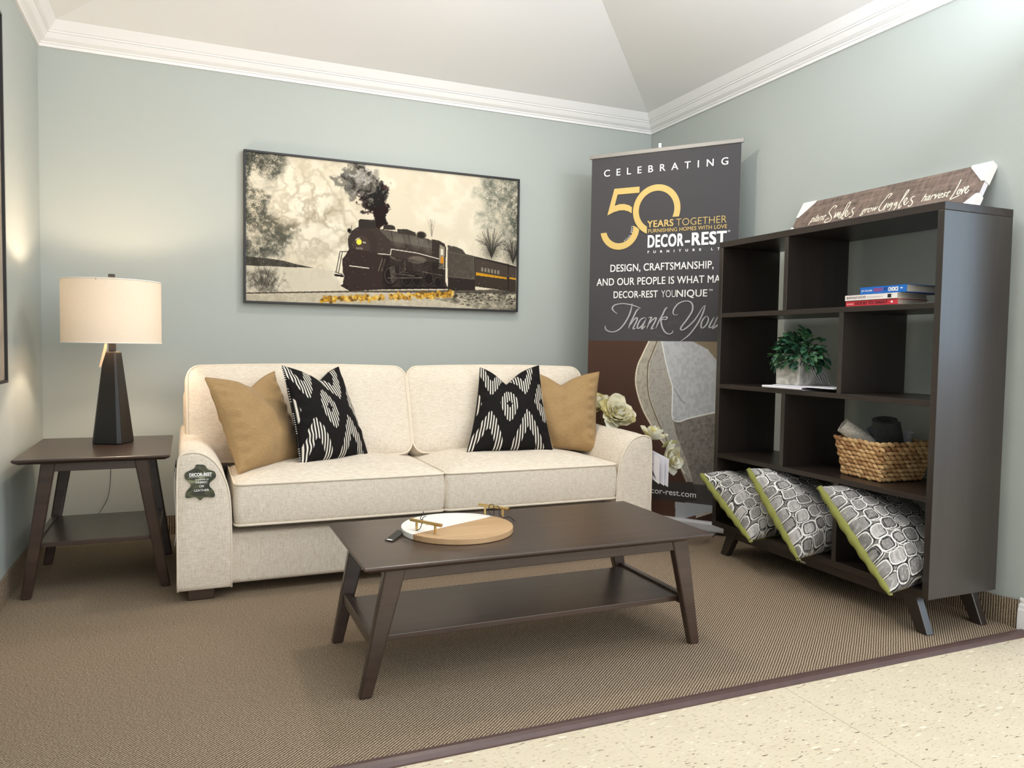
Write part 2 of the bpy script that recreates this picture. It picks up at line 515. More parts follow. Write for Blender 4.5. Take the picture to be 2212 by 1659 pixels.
# carpet, and the same carpet turned up the walls as a cove base
carpet = MB().box((0.001, YC + .012, -.0118), (W - .001, -.001, 0)).build('carpet', M_CARPET, origin=(1.7, -1.3, 0))
tag(carpet, 'ribbed brown and beige loop carpet covering the display alcove floor', 'carpet')
struct(MB().box((.0005, YC + .02, .0002), (.010, -.012, .098)).build('baseboard_left', M_CARPET))
struct(MB().box((.011, -.0105, .0002), (W - .012, -.0005, .098)).build('baseboard_back', M_CARPET))
mb = MB(); n = 26
ra = random.Random(3)
ys = [-.012 + (YC + .028 + .012) * k / n for k in range(n + 1)]; zs = [.098 + ra.uniform(-.002, .003) for _ in ys]; zs[-1] = .105
vsA = []
for y, z in zip(ys, zs):
    vsA += [(W - .0005, y, .0002), (W - .011, y, .0002), (W - .011, y, z), (W - .0005, y, z)]
fsA = []
for k in range(n):
    a = 4 * k; b = a + 4
    fsA += [(a + 1, b + 1, b + 2, a + 2), (a + 2, b + 2, b + 3, a + 3), (a, b, b + 1, a + 1), (a, a + 3, b + 3, b)]
fsA += [(0, 1, 2, 3), (4 * n, 4 * n + 3, 4 * n + 2, 4 * n + 1)]
cov = struct(mb.add(vsA, fsA).build('baseboard_right', M_CARPET))
fr = MB()
for k in range(34):
    z = .003 + k * .003; y = YC + .028
    p = Vector((W - .006 - ra.uniform(-.004, .004), y, z)); q = p + Vector((ra.uniform(-.004, .002), -ra.uniform(.003, .010), ra.uniform(-.004, .006)))
    fr.tube([p + Vector((0, .004, 0)), (p + q) / 2 + Vector((0, 0, ra.uniform(-.002, .002))), q], .0008, 4)
fr.build('frayed_threads', M_CARPET, cov, kind='stuff')


# ---------------------------------------------------------------- soft shapes
def rrect(w, d, r, n=6, per=8):
    """rounded rectangle outline points, centre 0"""
    pts = []
    cs = [(w / 2 - r, d / 2 - r, 0), (-w / 2 + r, d / 2 - r, 90), (-w / 2 + r, -d / 2 + r, 180), (w / 2 - r, -d / 2 + r, 270)]
    for i, (cx, cy, a0) in enumerate(cs):
        arc = [(cx + r * math.cos(math.radians(a0 + 90 * k / n)), cy + r * math.sin(math.radians(a0 + 90 * k / n))) for k in range(n + 1)]
        pts += arc
        nx = cs[(i + 1) % 4]; st = arc[-1]; en = (nx[0] + r * math.cos(math.radians(nx[2])), nx[1] + r * math.sin(math.radians(nx[2])))
        for k in range(1, per):
            t = k / per; pts.append((st[0] + (en[0] - st[0]) * t, st[1] + (en[1] - st[1]) * t))
    return pts


def cushion(w, d, h, ct, cb, rc, M, bulge=.008, wr=.004, seed=0, bow=0., ycut=None):
    """box cushion, returns (body MB, welt MB). M maps local to world, local z is the crowned side"""
    out = rrect(w, d, rc, 6, 14); N = len(out); rings = []
    rn = random.Random(seed); ph = [rn.uniform(0, 6.28) for _ in range(6)]
    def wob(x, y, k=1.):
        return wr * k * (math.sin(9 * x + ph[0]) * math.cos(7 * y + ph[1]) + .6 * math.sin(17 * x + 11 * y + ph[2]))
    def bw(x, y):   # outward bow of the long edges
        y2 = y + bow * (1 - (2 * x / w) ** 2) * (y / (d / 2))
        return x, y2
    def ring(s, z, extra=0.):
        r = []
        for x, y in out:
            x, y = bw(x, y)
            L = math.hypot(x, y) or 1
            r.append((x * s + x / L * extra, y * s + y / L * extra, z))
        return r
    S = [0.02, .15, .3, .45, .6, .72, .82, .9, .95, .98]
    for s in S:
        r = ring(s, -h / 2 - cb * (1 - s ** 2.6) ** .75); rings.append(r)
    for t in (-1, -.8, -.4, 0, .4, .8, 1):
        rings.append(ring(1, t * h / 2 * .985, bulge * (1 - t * t)))
    for s in reversed(S):
        r = ring(s, h / 2 + ct * (1 - s ** 2.6) ** .75)
        r = [(x, y, z + wob(x, y) * (1 - s ** 3)) for x, y, z in r]; rings.append(r)
    body = MB().loft([[M @ Vector(p) for p in r] for r in rings])
    wl = MB()
    for z in (-h / 2, h / 2):
        wl.tube([M @ Vector((bw(x, y)[0] * 1.002, bw(x, y)[1] * 1.002, z)) for x, y in out], .0052, 6, closed=True)
    return body, wl


def T(x, y, z): return Matrix.Translation((x, y, z))


# ---------------------------------------------------------------- sofa
SX0, SX1 = .608, 2.722; SF = -1.165; SB = -.30; AW = .192
sofa = empty('sofa', ((SX0 + SX1) / 2, -.75, 0), 'cream linen two seat sofa with rolled arms along the back wall', 'sofa')
# deck and front rail
MB().box((SX0 + .15, SF + .035, .045), (SX1 - .15, SB + .02, .245)).build('front_rail', M_SOFA, sofa, smooth=False, bevel=.018, seg=4)
MB().box((SX0 + .02, SB - .12, .045), (SX1 - .02, SB, .77)).build('back_frame', M_SOFA, sofa, bevel=.03, seg=4)


def arm(side):
    prof = [(0, .045), (0, .20), (-.001, .36), (.000, .47), (.004, .54), (.012, .566), (.035, .576), (.065, .577), (.095, .568), (.122, .549), (.146, .520), (.165, .482),
            (.180, .435), (.188, .38), (.191, .30), (.192, .18), (.192, .045)]
    prof = [tuple(p) for p in smooth_path(prof, 3)]
    def X(d): return SX0 + d if side < 0 else SX1 - d
    cxm, czm = .096, .30
    def ring(y, sc=1., dz=0.):
        return [(X(cxm + (d - cxm) * sc), y, (czm + (z - czm) * sc) + (dz if z > .3 else dz * max(0, (z - .045) / .255))) for d, z in prof]
    ys = np.linspace(SF + .004, SB, 9); rings = []
    rings.append(ring(SF - .006, .45)); rings.append(ring(SF - .0055, .75)); rings.append(ring(SF - .003, .93)); rings.append(ring(SF, .985))
    for y in ys:
        t = (y - SF) / (SB - SF); rings.append(ring(float(y), 1., .026 * t + .004 * math.sin(t * 9)))
    a = MB().loft(rings).build('arm', M_SOFA, sofa, smooth=True)
    path = [(X(d), SF + .001, z) for d, z in prof]
    MB().tube(path, .0045, 6).build('piping', M_WELT, a, smooth=True)
    return a


armL = arm(-1); armR = arm(1)
for (cx, cw, seed) in ((1.2405, .854, 1), (2.1005, .858, 5)):
    b, wl = cushion(cw, .64, .160, .045, .022, .028, T(cx, SF + .32 - .005, .365), seed=seed, bow=.004)
    c = b.build('seat_cushion', M_SOFA, sofa, smooth=True); wl.build('piping', M_WELT, c, smooth=True)
for (cx, cw, seed) in ((1.150, 1.008, 8), (2.156, .985, 12)):
    tilt = math.radians(68)
    Mx = T(cx, -.555, .655) @ Matrix.Rotation(tilt, 4, 'X')
    b, wl = cushion(cw, .445, .135, .055, .02, .055, Mx, seed=seed, bulge=.012, wr=.005, bow=.010)
    c = b.build('back_cushion', M_SOFA, sofa, smooth=True); wl.build('piping', M_WELT, c, smooth=True)
for x in (SX0 + .035, SX1 - .125):
    for y in (SF + .02, SB - .1):
        MB().box((x, y, 0), (x + .095, y + .07, .05)).build('foot', M_DARK, sofa, bevel=.004)

# hide shaped tag on the left arm
tg = [(.684, .533), (.705, .529), (.717, .513), (.740, .503), (.744, .482), (.724, .463), (.722, .448), (.737, .428), (.738, .405), (.704, .407), (.689, .396), (.674, .409),
      (.640, .408), (.641, .432), (.656, .452), (.651, .467), (.636, .483), (.638, .504), (.667, .518), (.674, .531)]
tgs = [tuple(p) for p in smooth_path(tg, 4, closed=True)]
YT = SF - .0125
def tag_mat():
    g = NT('green_hide_print'); tc = g.n('ShaderNodeTexCoord'); mp = g.n('ShaderNodeMapping'); mp.inputs['Rotation'].default_value = (0, .6, 0); mp.inputs['Scale'].default_value = (14, 6, 40)
    g.l(tc, 'Object', mp, 'Vector'); nz = g.n('ShaderNodeTexNoise', Scale=1., Detail=3., Distortion=1.2); g.l(mp, 'Vector', nz, 'Vector')
    rp = g.n('ShaderNodeValToRGB'); e = rp.color_ramp.elements; e[0].position = .38; e[0].color = lin((42, 46, 34)); e[1].position = .66; e[1].color = lin((138, 142, 108))
    e.new(.55).color = lin((78, 80, 56)); g.l(nz, 'Fac', rp, 'Fac'); g.l(rp, 'Color', g.b, 'Base Color'); g.b.inputs['Roughness'].default_value = .35
    return g.m
tagE = empty('hang_tag', (.69, YT, .396), 'green hide-shaped paper tag with white lettering pinned to the left sofa arm', 'tag')
mb = MB(); n = len(tgs)
mb.add([(x, YT, z) for x, z in tgs] + [(x, YT + .0015, z) for x, z in tgs], [tuple(range(n)), tuple(range(2 * n - 1, n - 1, -1))] + [(i, (i + 1) % n, n + (i + 1) % n, n + i) for i in range(n)])
mb.build('card', tag_mat(), tagE)
M_WHITE_INK = mat('white_ink', (245, 244, 240), .6, var=.01)
pl = Plane((0, YT, 0), (1, 0, 0), (0, 0, 1), .0008)
tx = MB()
put_text(tx, pl, 'DECOR-REST', .6505, .7305, .4885, .0125, .045)
put_text(tx, pl, 'FURNITURE LTD', .6505, .729, .4845, .0022, .03, 1.5)
put_text(tx, pl, 'available in', .6705, .7185, .4735, .0055, .01, shear=.3)
put_text(tx, pl, 'FABRIC', .6735, .7150, .4605, .0085, .01)
put_text(tx, pl, 'OR', .6850, .7025, .4455, .0085, .01)
put_text(tx, pl, 'LEATHER', .6675, .7200, .4300, .0085, .01)
tx.build('lettering', M_WHITE_INK, tagE)

# card on a string at the outer side of the left arm
st = empty('string_tag', (.600, -1.03, .2), 'small dark card on a white string hanging outside the left sofa arm', 'tag')
MB().add([(.604, -1.10, .545), (.598, -1.07, .500), (.604, -1.085, .455), (.606, -1.10, .500), (.605, -1.10, .545), (.599, -1.07, .500), (.605, -1.085, .455), (.607, -1.10, .500)],
         [(0, 1, 2, 3), (7, 6, 5, 4), (0, 4, 5, 1), (1, 5, 6, 2), (2, 6, 7, 3), (3, 7, 4, 0)]).build('card', M_BLACK, st)
MB().tube(smooth_path([(.603, -1.09, .512), (.597, -1.07, .43), (.601, -1.05, .33), (.602, -1.03, .25), (.596, -1.0, .185)], 5), .0016, 5).build('string', M_WHITE_INK, st, smooth=True)

# sheets of a swatch booklet on the outer side of the right arm
M_PAGE = mat('white_paper', (228, 226, 232), .7, var=.02)
bk = empty('swatch_booklet', (2.745, -1.2, .2), 'open white paper booklet hanging outside the right sofa arm', 'booklet')
for k, (dx, dy) in enumerate(((.010, 0), (.030, -.012), (.048, -.02))):
    c = MB(); x = SX1 + .004
    A = [(x, -1.10, .515), (x + dx, -1.215 + dy, .470), (x + dx + .002, -1.210 + dy, .345 - .006 * k), (x, -1.10, .385)]
    c.hexa([A[0], A[1], A[2], A[3]], [(p[0] + .0012, p[1] + .0012, p[2]) for p in A])
    c.build('page', M_PAGE, bk)
c = MB(); A = [(SX1 + .0135, -1.135, .455), (SX1 + .0235, -1.205, .425), (SX1 + .021, -1.180, .34), (SX1 + .0145, -1.145, .36)]
fig = [(SX1 + .0302 * t + .004, 0, 0) for t in (0, 1)]
def pg(s, z):   # point on first page, just proud of its outer side
    return (SX1 + .004 + .010 * s + -.0006, -1.10 - .115 * s - .0014, .515 - .045 * s - z)
c.add([pg(.15, .015), pg(.45, .03), pg(.55, .055), pg(.45, .075), pg(.8, .115), pg(.45, .10), pg(.2, .07)], [tuple(range(7))])
c.build('printed_picture', mat('dark_print', (70, 62, 78), .6), bk)

# ---------------------------------------------------------------- pillows
def pillow_points(c4, n, side, thick, pinch=.07, chop=.12, uc=0., cw=.35, wr=.004, seed=0, body=.5, sag=0., flat_edge=.0):
    """c4: bl, br, tr, tl world corners. side +1 front (towards the viewer), -1 back"""
    bl, br, tr, tl = [np.array(p) for p in c4]
    u, v = np.meshgrid(np.linspace(-1, 1, n), np.linspace(-1, 1, n))
    # concentrate samples a bit at the border
    up = u * (1 - pinch * (1 - v ** 2)); vp = v * (1 - pinch * (1 - u ** 2))
    vp = np.where(v < 0, v * (1 - pinch * .35 * (1 - u ** 2)), vp)
    k = np.exp(-np.abs((u - uc) / cw) ** 1.25) * np.clip((v + 1) / 2, 0, 1) ** 2.4
    vp = vp - 2 * chop * k
    s = (up + 1) / 2; t = (vp + 1) / 2
    P = (bl * ((1 - s) * (1 - t))[..., None] + br * (s * (1 - t))[..., None] + tr * (s * t)[..., None] + tl * ((1 - s) * t)[..., None])
    nrm = np.cross(br - bl, tl - bl); nrm = nrm / np.linalg.norm(nrm)
    hgt = np.clip((1 - u ** 2) * (1 - v ** 2), 0, 1) ** body
    hgt = hgt * (1 - .25 * v) * (1 - .38 * k / max(k.max(), 1e-6) * (v > -1))
    rn = np.random.default_rng(seed)
    a, b, c, d = rn.uniform(0, 6.28, 4)
    wn = np.sin(7 * u + 4 * v + a) * .5 + np.sin(11 * v - 5 * u + b) * .35 + np.sin(17 * u * v + c) * .3
    crease = np.exp(-((np.abs(u) - .82) / .10) ** 2) * np.sin(26 * v + d) * np.abs(u)
    disp = thick * hgt + wr * (wn + 1.3 * crease) * hgt ** .5
    off = (nrm * (disp * side)[..., None])
    return P + off, nrm


def pillow(E, c4, mats, thick, n=64, colors=None, names=('front_cover', 'back_cover'), piping=None, **kw):
    org = np.array(parent_world(E)); parts = []
    for k, side in enumerate((1, -1)):
        P, nrm = pillow_points(c4, n, side, thick[k], **kw)
        P = P - org
        if side < 0: P = P[:, ::-1]
        cc = None
        if colors is not None and colors[k] is not None:
            cc = colors[k] if side > 0 else colors[k][:, ::-1].copy()
        me = grid_mesh(names[k], P, cc, True, mats[k]); parts.append(link(names[k], me, E))
    P, nrm = pillow_points(c4, n, 1, thick[0], **kw)
    rim = [P[0, i] for i in range(n)] + [P[i, n - 1] for i in range(1, n)] + [P[n - 1, i] for i in range(n - 2, -1, -1)] + [P[i, 0] for i in range(n - 2, 0, -1)]
    if piping:
        MB().tube([tuple(p) for p in rim[::2]], piping[1], 6, closed=True).build('seam_piping', piping[0], E, smooth=True)
    return parts, rim


M_TANP = mat('tan_seam', (152, 122, 80), .9)
t1 = empty('throw_pillow', (.95, -.85, .46), 'plain tan throw pillow leaning on the left arm of the sofa', 'pillow', 'tan throw pillows')
pillow(t1, [(.836, -1.00, .462), (1.125, -.74, .462), (1.020, -.575, .870), (.712, -.84, .850)], (M_TAN, M_TAN), (.085, .07), n=72, chop=.125, uc=.15, cw=.42, seed=3, piping=(M_TANP, .0022), wr=.0075)
t2 = empty('throw_pillow', (2.45, -.78, .47), 'plain tan throw pillow at the right arm, partly behind the black patterned one', 'pillow', 'tan throw pillows')
pillow(t2, [(2.300, -.735, .480), (2.578, -.88, .462), (2.660, -.745, .874), (2.290, -.60, .878)], (M_TAN, M_TAN), (.085, .07), n=72, chop=.165, uc=-.05, cw=.42, seed=9, piping=(M_TANP, .0022), wr=.0075)


def ikat(n, shift=(.43, .52)):
    p = Paint(n, n, (27, 25, 24)); u, v = p.u, p.v
    per = .0345
    jag = (np.floor(u / per) * 12.9898); jag = np.modf(np.abs(np.sin(jag) * 43758.5453))[0]
    stripe = np.clip(1.75 - np.abs(((u / per) % 1.) - .5) * 5.6, 0, 1)
    m_ = np.zeros_like(u)
    for i in range(-2, 4):
        for j in range(-2, 4):
            x = shift[0] + i * .51; y = shift[1] + j * 1.0
            d = (np.abs(u - x) / .135) ** 1.25 + (np.abs(v - y) / .245) ** 1.25 + (jag - .5) * .10
            m_ = np.maximum(m_, ((d < 1.0) & ((np.abs(u - x) / .045 + np.abs(v - y) / .06) > 1)).astype(float))
            x2 = x + .255; y2 = y + .50
            d = (np.abs(u - x2) / .20) ** 1.25 + (np.abs(v - y2) / .40) ** 1.25 + (jag - .5) * .09
            m_ = np.maximum(m_, ((d < 1.0) & (d > .42)).astype(float))
    p.mix(m_ * stripe, (236, 229, 216))
    return p.linear()


M_PRINT = vcol('printed_cotton', .85, .12, .05, weavebump=.15)
ik = ikat(230)
def stitches(E, rim, n, rngs, org=None):
    st_ = MB()
    N = len(rim)
    for a, b, step in rngs:
        i = a
        while i < b:
            p = Vector(rim[i % N]); q = Vector(rim[(i + 1) % N]); t = (q - p).normalized()
            d = Vector((0, -1, .0)); w = t.cross(d).normalized()
            st_.tube([p - w * .0035 + d * .0026, p + d * .0042, p + w * .0035 + d * .0026], .0013, 4)
            i += step
    s = st_.build('whip_stitches', M_WHITE_INK, E, smooth=True, kind='stuff'); s['label'] = 'white stitches along the seam'


p3 = empty('throw_pillow', (1.25, -.85, .48), 'black ikat pillow with white stripes beside the left tan pillow', 'pillow', 'black ikat pillows')
_, rim = pillow(p3, [(1.088, -.965, .480), (1.425, -.76, .472), (1.312, -.60, .893), (1.029, -.80, .900)], (M_PRINT, M_PRINT), (.085, .07), n=230, colors=(ik, ik), chop=.135, uc=.12, cw=.42, seed=5, piping=(M_BLACK, .002))
stitches(p3, rim, 230, ((690, 725, 5), (742, 775, 6), (800, 850, 5), (880, 900, 5), (520, 560, 6), (895, 916, 5)))
p4 = empty('throw_pillow', (2.13, -.8, .48), 'black ikat pillow with white stripes in the middle of the right seat', 'pillow', 'black ikat pillows')
_, rim = pillow(p4, [(1.885, -.84, .487), (2.325, -.885, .482), (2.325, -.70, .905), (2.018, -.655, .895)], (M_PRINT, M_PRINT), (.085, .07), n=230, colors=(ik, ik), chop=.20, uc=-.12, cw=.42, seed=6, piping=(M_BLACK, .002))
stitches(p4, rim, 230, ((232, 262, 5), (300, 345, 5), (352, 380, 5), (420, 455, 5), (560, 585, 5)))


# ---------------------------------------------------------------- tables
def prism(mb, poly, axis, a, b):
    """extrude a polygon given in the other two axes"""
    def P(p, t):
        if axis == 'x': return (t, p[0], p[1])
        if axis == 'y': return (p[0], t, p[1])
        return (p[0], p[1], t)
    n = len(poly)
    return mb.add([P(p, a) for p in poly] + [P(p, b) for p in poly], [tuple(range(n)), tuple(range(2 * n - 1, n - 1, -1))] + [(i, (i + 1) % n, n + (i + 1) % n, n + i) for i in range(n)])


def table(E, x0, x1, y0, y1, zt, th, fx, fy, leg_w, leg_top, splay_x, splay_y, shelf_z, apron_h, foot_in, mt):
    # top with bevelled underside
    c = .018; mb = MB()
    mb.loft([[(x0 + c, y0 + c, zt - th), (x1 - c, y0 + c, zt - th), (x1 - c, y1 - c, zt - th), (x0 + c, y1 - c, zt - th)],
             [(x0, y0, zt - th * .45), (x1, y0, zt - th * .45), (x1, y1, zt - th * .45), (x0, y1, zt - th * .45)],
             [(x0, y0, zt), (x1, y0, zt), (x1, y1, zt), (x0, y1, zt)]])
    mb.build('table_top', mt, E, bevel=.0025)
    z1 = zt - th
    for sx in (0, 1):
        for sy in (0, 1):
            fxa = fx[sx]; fya = fy[sy]               # outer corner of the foot
            dx = 1 if sx == 0 else -1; dy = 1 if sy == 0 else -1
            bx = [fxa, fxa + dx * leg_w]; by = [fya, fya + dy * leg_w * .85]
            tx0 = fxa + dx * splay_x; ty0 = fya + dy * splay_y
            tx_ = [tx0, tx0 + dx * leg_top]; ty_ = [ty0, ty0 + dy * leg_w * .95]
            def q(xs, ys, z): 
                X0, X1 = sorted(xs); Y0, Y1 = sorted(ys); return [(X0, Y0, z), (X1, Y0, z), (X1, Y1, z), (X0, Y1, z)]
            MB().hexa(q(bx, by, 0), q(tx_, ty_, z1)).build('leg', mt, E, bevel=.006, seg=3)
    # aprons between leg tops
    ax0 = fx[0] + splay_x + leg_top * .55; ax1 = fx[1] - splay_x - leg_top * .55
    for y in (fy[0] + splay_y + .006, fy[1] - splay_y - .006 - .018):
        MB().box((ax0, y, z1 - apron_h), (ax1, y + .018, z1)).build('apron', mt, E, bevel=.002)
    for x in (fx[0] + splay_x * 1.0 + .006, fx[1] - splay_x * 1.0 - .024):
        MB().box((x, fy[0] + splay_y + leg_w * .6, z1 - apron_h), (x + .018, fy[1] - splay_y - leg_w * .6, z1)).build('apron', mt, E, bevel=.002)
    # stretchers and shelf
    k = shelf_z / z1
    sx0 = fx[0] + splay_x * k; sx1 = fx[1] - splay_x * k; sy0 = fy[0] + splay_y * k; sy1 = fy[1] - splay_y * k
    for x in (sx0 + .008, sx1 - .030):
        MB().box((x, sy0 + leg_w * .5, shelf_z - .018), (x + .022, sy1 - leg_w * .5, shelf_z + .016)).build('stretcher', mt, E, bevel=.002)
    MB().box((sx0 + .030, sy0 + foot_in, shelf_z - .010), (sx1 - .030, sy1 - foot_in, shelf_z + .008)).build('shelf', mt, E, bevel=.002)


ct = empty('coffee_table', (1.668, -1.965, 0), 'dark brown rectangular wooden coffee table with lower shelf in front of the sofa', 'table')
table(ct, 1.085, 2.250, -2.250, -1.682, .389, .020, (1.085, 2.245), (-2.200, -1.735), .036, .062, .068, -.012, .150, .036, .052, M_DARK)
et = empty('end_table', (.315, -.655, 0), 'dark brown wooden end table with lower shelf in the left corner', 'table')
table(et, .046, .582, -1.003, -.312, .551, .020, (.054, .578), (-.922, -.385), .036, .050, .078, -.03, .205, .036, .030, M_DARK)

# ---------------------------------------------------------------- lamp
lamp = empty('table_lamp', (.347, -.55, .551), 'lit table lamp with white drum shade and black tapered base on the end table', 'lamp')
M_LB = mat('matte_black_ceramic', (15, 15, 16), .45, var=.1, scale=20)
def poly6(r, z, cx=.347, cy=-.55, rot=0.):
    pts = []
    for a in (194, 208, 284, 298, 14, 28, 104, 118):
        rr = r
        pts.append((cx + rr * math.cos(math.radians(a) + rot), cy + rr * math.sin(math.radians(a) + rot), z))
    return pts
MB().loft([poly6(.080, .5515), poly6(.082, .556), poly6(.081, .570), poly6(.036, .945), poly6(.033, .951)]).build('base', M_LB, lamp, bevel=.0015)
MB().box((.333, -.564, .951), (.361, -.536, .995)).build('neck', M_LB, lamp, bevel=.002)
MB().tube([(.347, -.55, .99), (.347, -.55, 1.27)], .004, 8).build('harp_rod', M_LB, lamp)
MB().box((.334, -.563, 1.268), (.360, -.537, 1.285)).build('finial', M_LB, lamp, bevel=.003)
def shade_mat():
    g = NT('white_linen_shade')
    tc = g.n('ShaderNodeTexCoord'); mp = g.n('ShaderNodeMapping'); mp.inputs['Scale'].default_value = (60, 60, 700); g.l(tc, 'Object', mp, 'Vector')
    nz = g.n('ShaderNodeTexNoise', Scale=1., Detail=2.); g.l(mp, 'Vector', nz, 'Vector')
    rp = g.n('ShaderNodeValToRGB'); rp.color_ramp.elements[0].color = lin((222, 208, 188)); rp.color_ramp.elements[1].color = lin((236, 222, 202))
    g.l(nz, 'Fac', rp, 'Fac'); g.l(rp, 'Color', g.b, 'Base Color'); g.b.inputs['Roughness'].default_value = .9
    tr = g.n('ShaderNodeBsdfTranslucent'); g.l(rp, 'Color', tr, 'Color')
    mx = g.n('ShaderNodeMixShader'); mx.inputs[0].default_value = .03
    out = [n_ for n_ in g.t.nodes if n_.type == 'OUTPUT_MATERIAL'][0]
    g.l(g.b, 0, mx, 1); g.l(tr, 0, mx, 2); g.l(mx, 0, out, 'Surface')
    return g.m
RS = .195
sh = MB().lathe([(RS, .987), (RS, 1.02), (RS, 1.10), (RS, 1.18), (RS, 1.254)], (.347, -.55, 0), 64, cap=False).build('shade', shade_mat(), lamp, smooth=True)
M_RIM = mat('white_rim', (245, 238, 228), .8)
for z in (.988, 1.253):
    MB().tube([(.347 + RS * math.cos(a), -.55 + RS * math.sin(a), z) for a in np.linspace(0, 2 * math.pi, 64, endpoint=False)], .0025, 6, closed=True).build('shade_rim', M_RIM, sh, smooth=True)
sp = MB()
for a in (0.3, 2.39, 4.49):
    sp.tube([(.347, -.55, 1.243), (.347 + RS * math.cos(a), -.55 + RS * math.sin(a), 1.248)], .002, 6)
sp.build('shade_spider', M_LB, lamp)
gb = NT('glowing_bulb'); gb.b.inputs['Emission Color'].default_value = (1, .78, .5, 1); gb.b.inputs['Emission Strength'].default_value = 5.
MB().lathe([(.004, 0), (.014, .004), (.016, .02), (.028, .045), (.031, .062), (.026, .082), (.012, .094), (.002, .096)], (.347, -.55, 1.02), 20).build('bulb', gb.m, lamp, smooth=True)
pt = bpy.data.lights.new('bulb_light', 'POINT'); pt.energy = 13.0; pt.color = (1.0, .79, .59); pt.shadow_soft_size = .03
po = bpy.data.objects.new('bulb_light', pt); COL.objects.link(po); po.location = (.347, -.55, 1.155)
M_KRAFT = mat('pinkish_card', (214, 184, 160), .7, var=.03)
MB().hexa([(.301, -.602, .988), (.320, -.602, .990), (.320, -.600, .990), (.301, -.600, .988)][::-1], [(.301, -.602, .990), (.320, -.602, .992), (.320, -.600, .992), (.301, -.600, .990)])
tgm = MB(); A = [(.300, -.598, .885), (.322, -.598, .985), (.331, -.598, .990), (.330, -.598, .965), (.309, -.598, .890), (.303, -.598, .882)]
tgm.add(A + [(x, y + .001, z) for x, y, z in A], [tuple(range(6)), tuple(range(11, 5, -1))] + [(i, (i + 1) % 6, 6 + (i + 1) % 6, 6 + i) for i in range(6)])
tgm.build('price_tag', M_KRAFT, lamp)
MB().tube(smooth_path([(.328, -.598, .984), (.338, -.585, .992), (.347, -.570, .988)], 4), .001, 5).build('tag_string', M_PAGE, lamp)
MB().tube(smooth_path([(.347, -.47, .555), (.34, -.40, .556), (.33, -.31, .556), (.32, -.296, .50), (.30, -.20, .28), (.262, -.10, .18), (.225, -.03, .125), (.20, -.02, .105)], 6), .0025, 6).build('power_cord', mat('white_cord', (205, 205, 198), .5), lamp, smooth=True)

# ---------------------------------------------------------------- bookcase
BX, BD, BY0, BY1 = 3.024, 3.376, -1.2525, -2.4476; TH = .026
bc = empty('bookcase', ((BX + BD) / 2, (BY0 + BY1) / 2, 0), 'tall dark brown open-backed bookcase on splayed legs along the right wall', 'bookcase')
MB().box((BX, BY0, 1.490), (BD, BY1, 1.518)).build('top_panel', M_DARKY, bc, bevel=.0015)
for y0, y1 in ((BY0, BY0 - TH), (BY1 + TH, BY1)):
    MB().box((BX, y0, .134), (BD, y1, 1.4895)).build('side_panel', M_DARKZ, bc, bevel=.0015)
MB().box((BX + .001, BY0 - TH, .134), (BD, BY1 + TH, .160)).build('bottom_panel', M_DARKY, bc, bevel=.0015)
ZS = [.495, .833, 1.175]
for z in ZS:
    MB().box((BX + .001, BY0 - TH, z - .021), (BD, BY1 + TH, z)).build('shelf', M_DARKY, bc, bevel=.0015)
DV = [(1.175, 1.490, -1.700), (.833, 1.154, -2.014), (.495, .812, -1.709), (.160, .474, -2.018)]
for z0, z1, y in DV:
    MB().box((BX + .002, y + .011, z0), (BD, y - .011, z1)).build('divider', M_DARKZ, bc, bevel=.001)
for x in (BX + .024, BD - .045):
    MB().box((x, BY0 - .06, .094), (x + .020, BY1 + .06, .134)).build('rail', M_DARKY, bc, bevel=.001)
    for s, yo in ((1, BY0 - .045), (-1, BY1 + .012)):
        yi = yo - s * .045
        poly = [(yo, 0), (yi, 0), (yi - s * .075, .134), (yo - s * .055, .134)]
        prism(MB(), poly, 'x', x - .004, x + .030).build('leg', M_DARKZ, bc, bevel=.003)


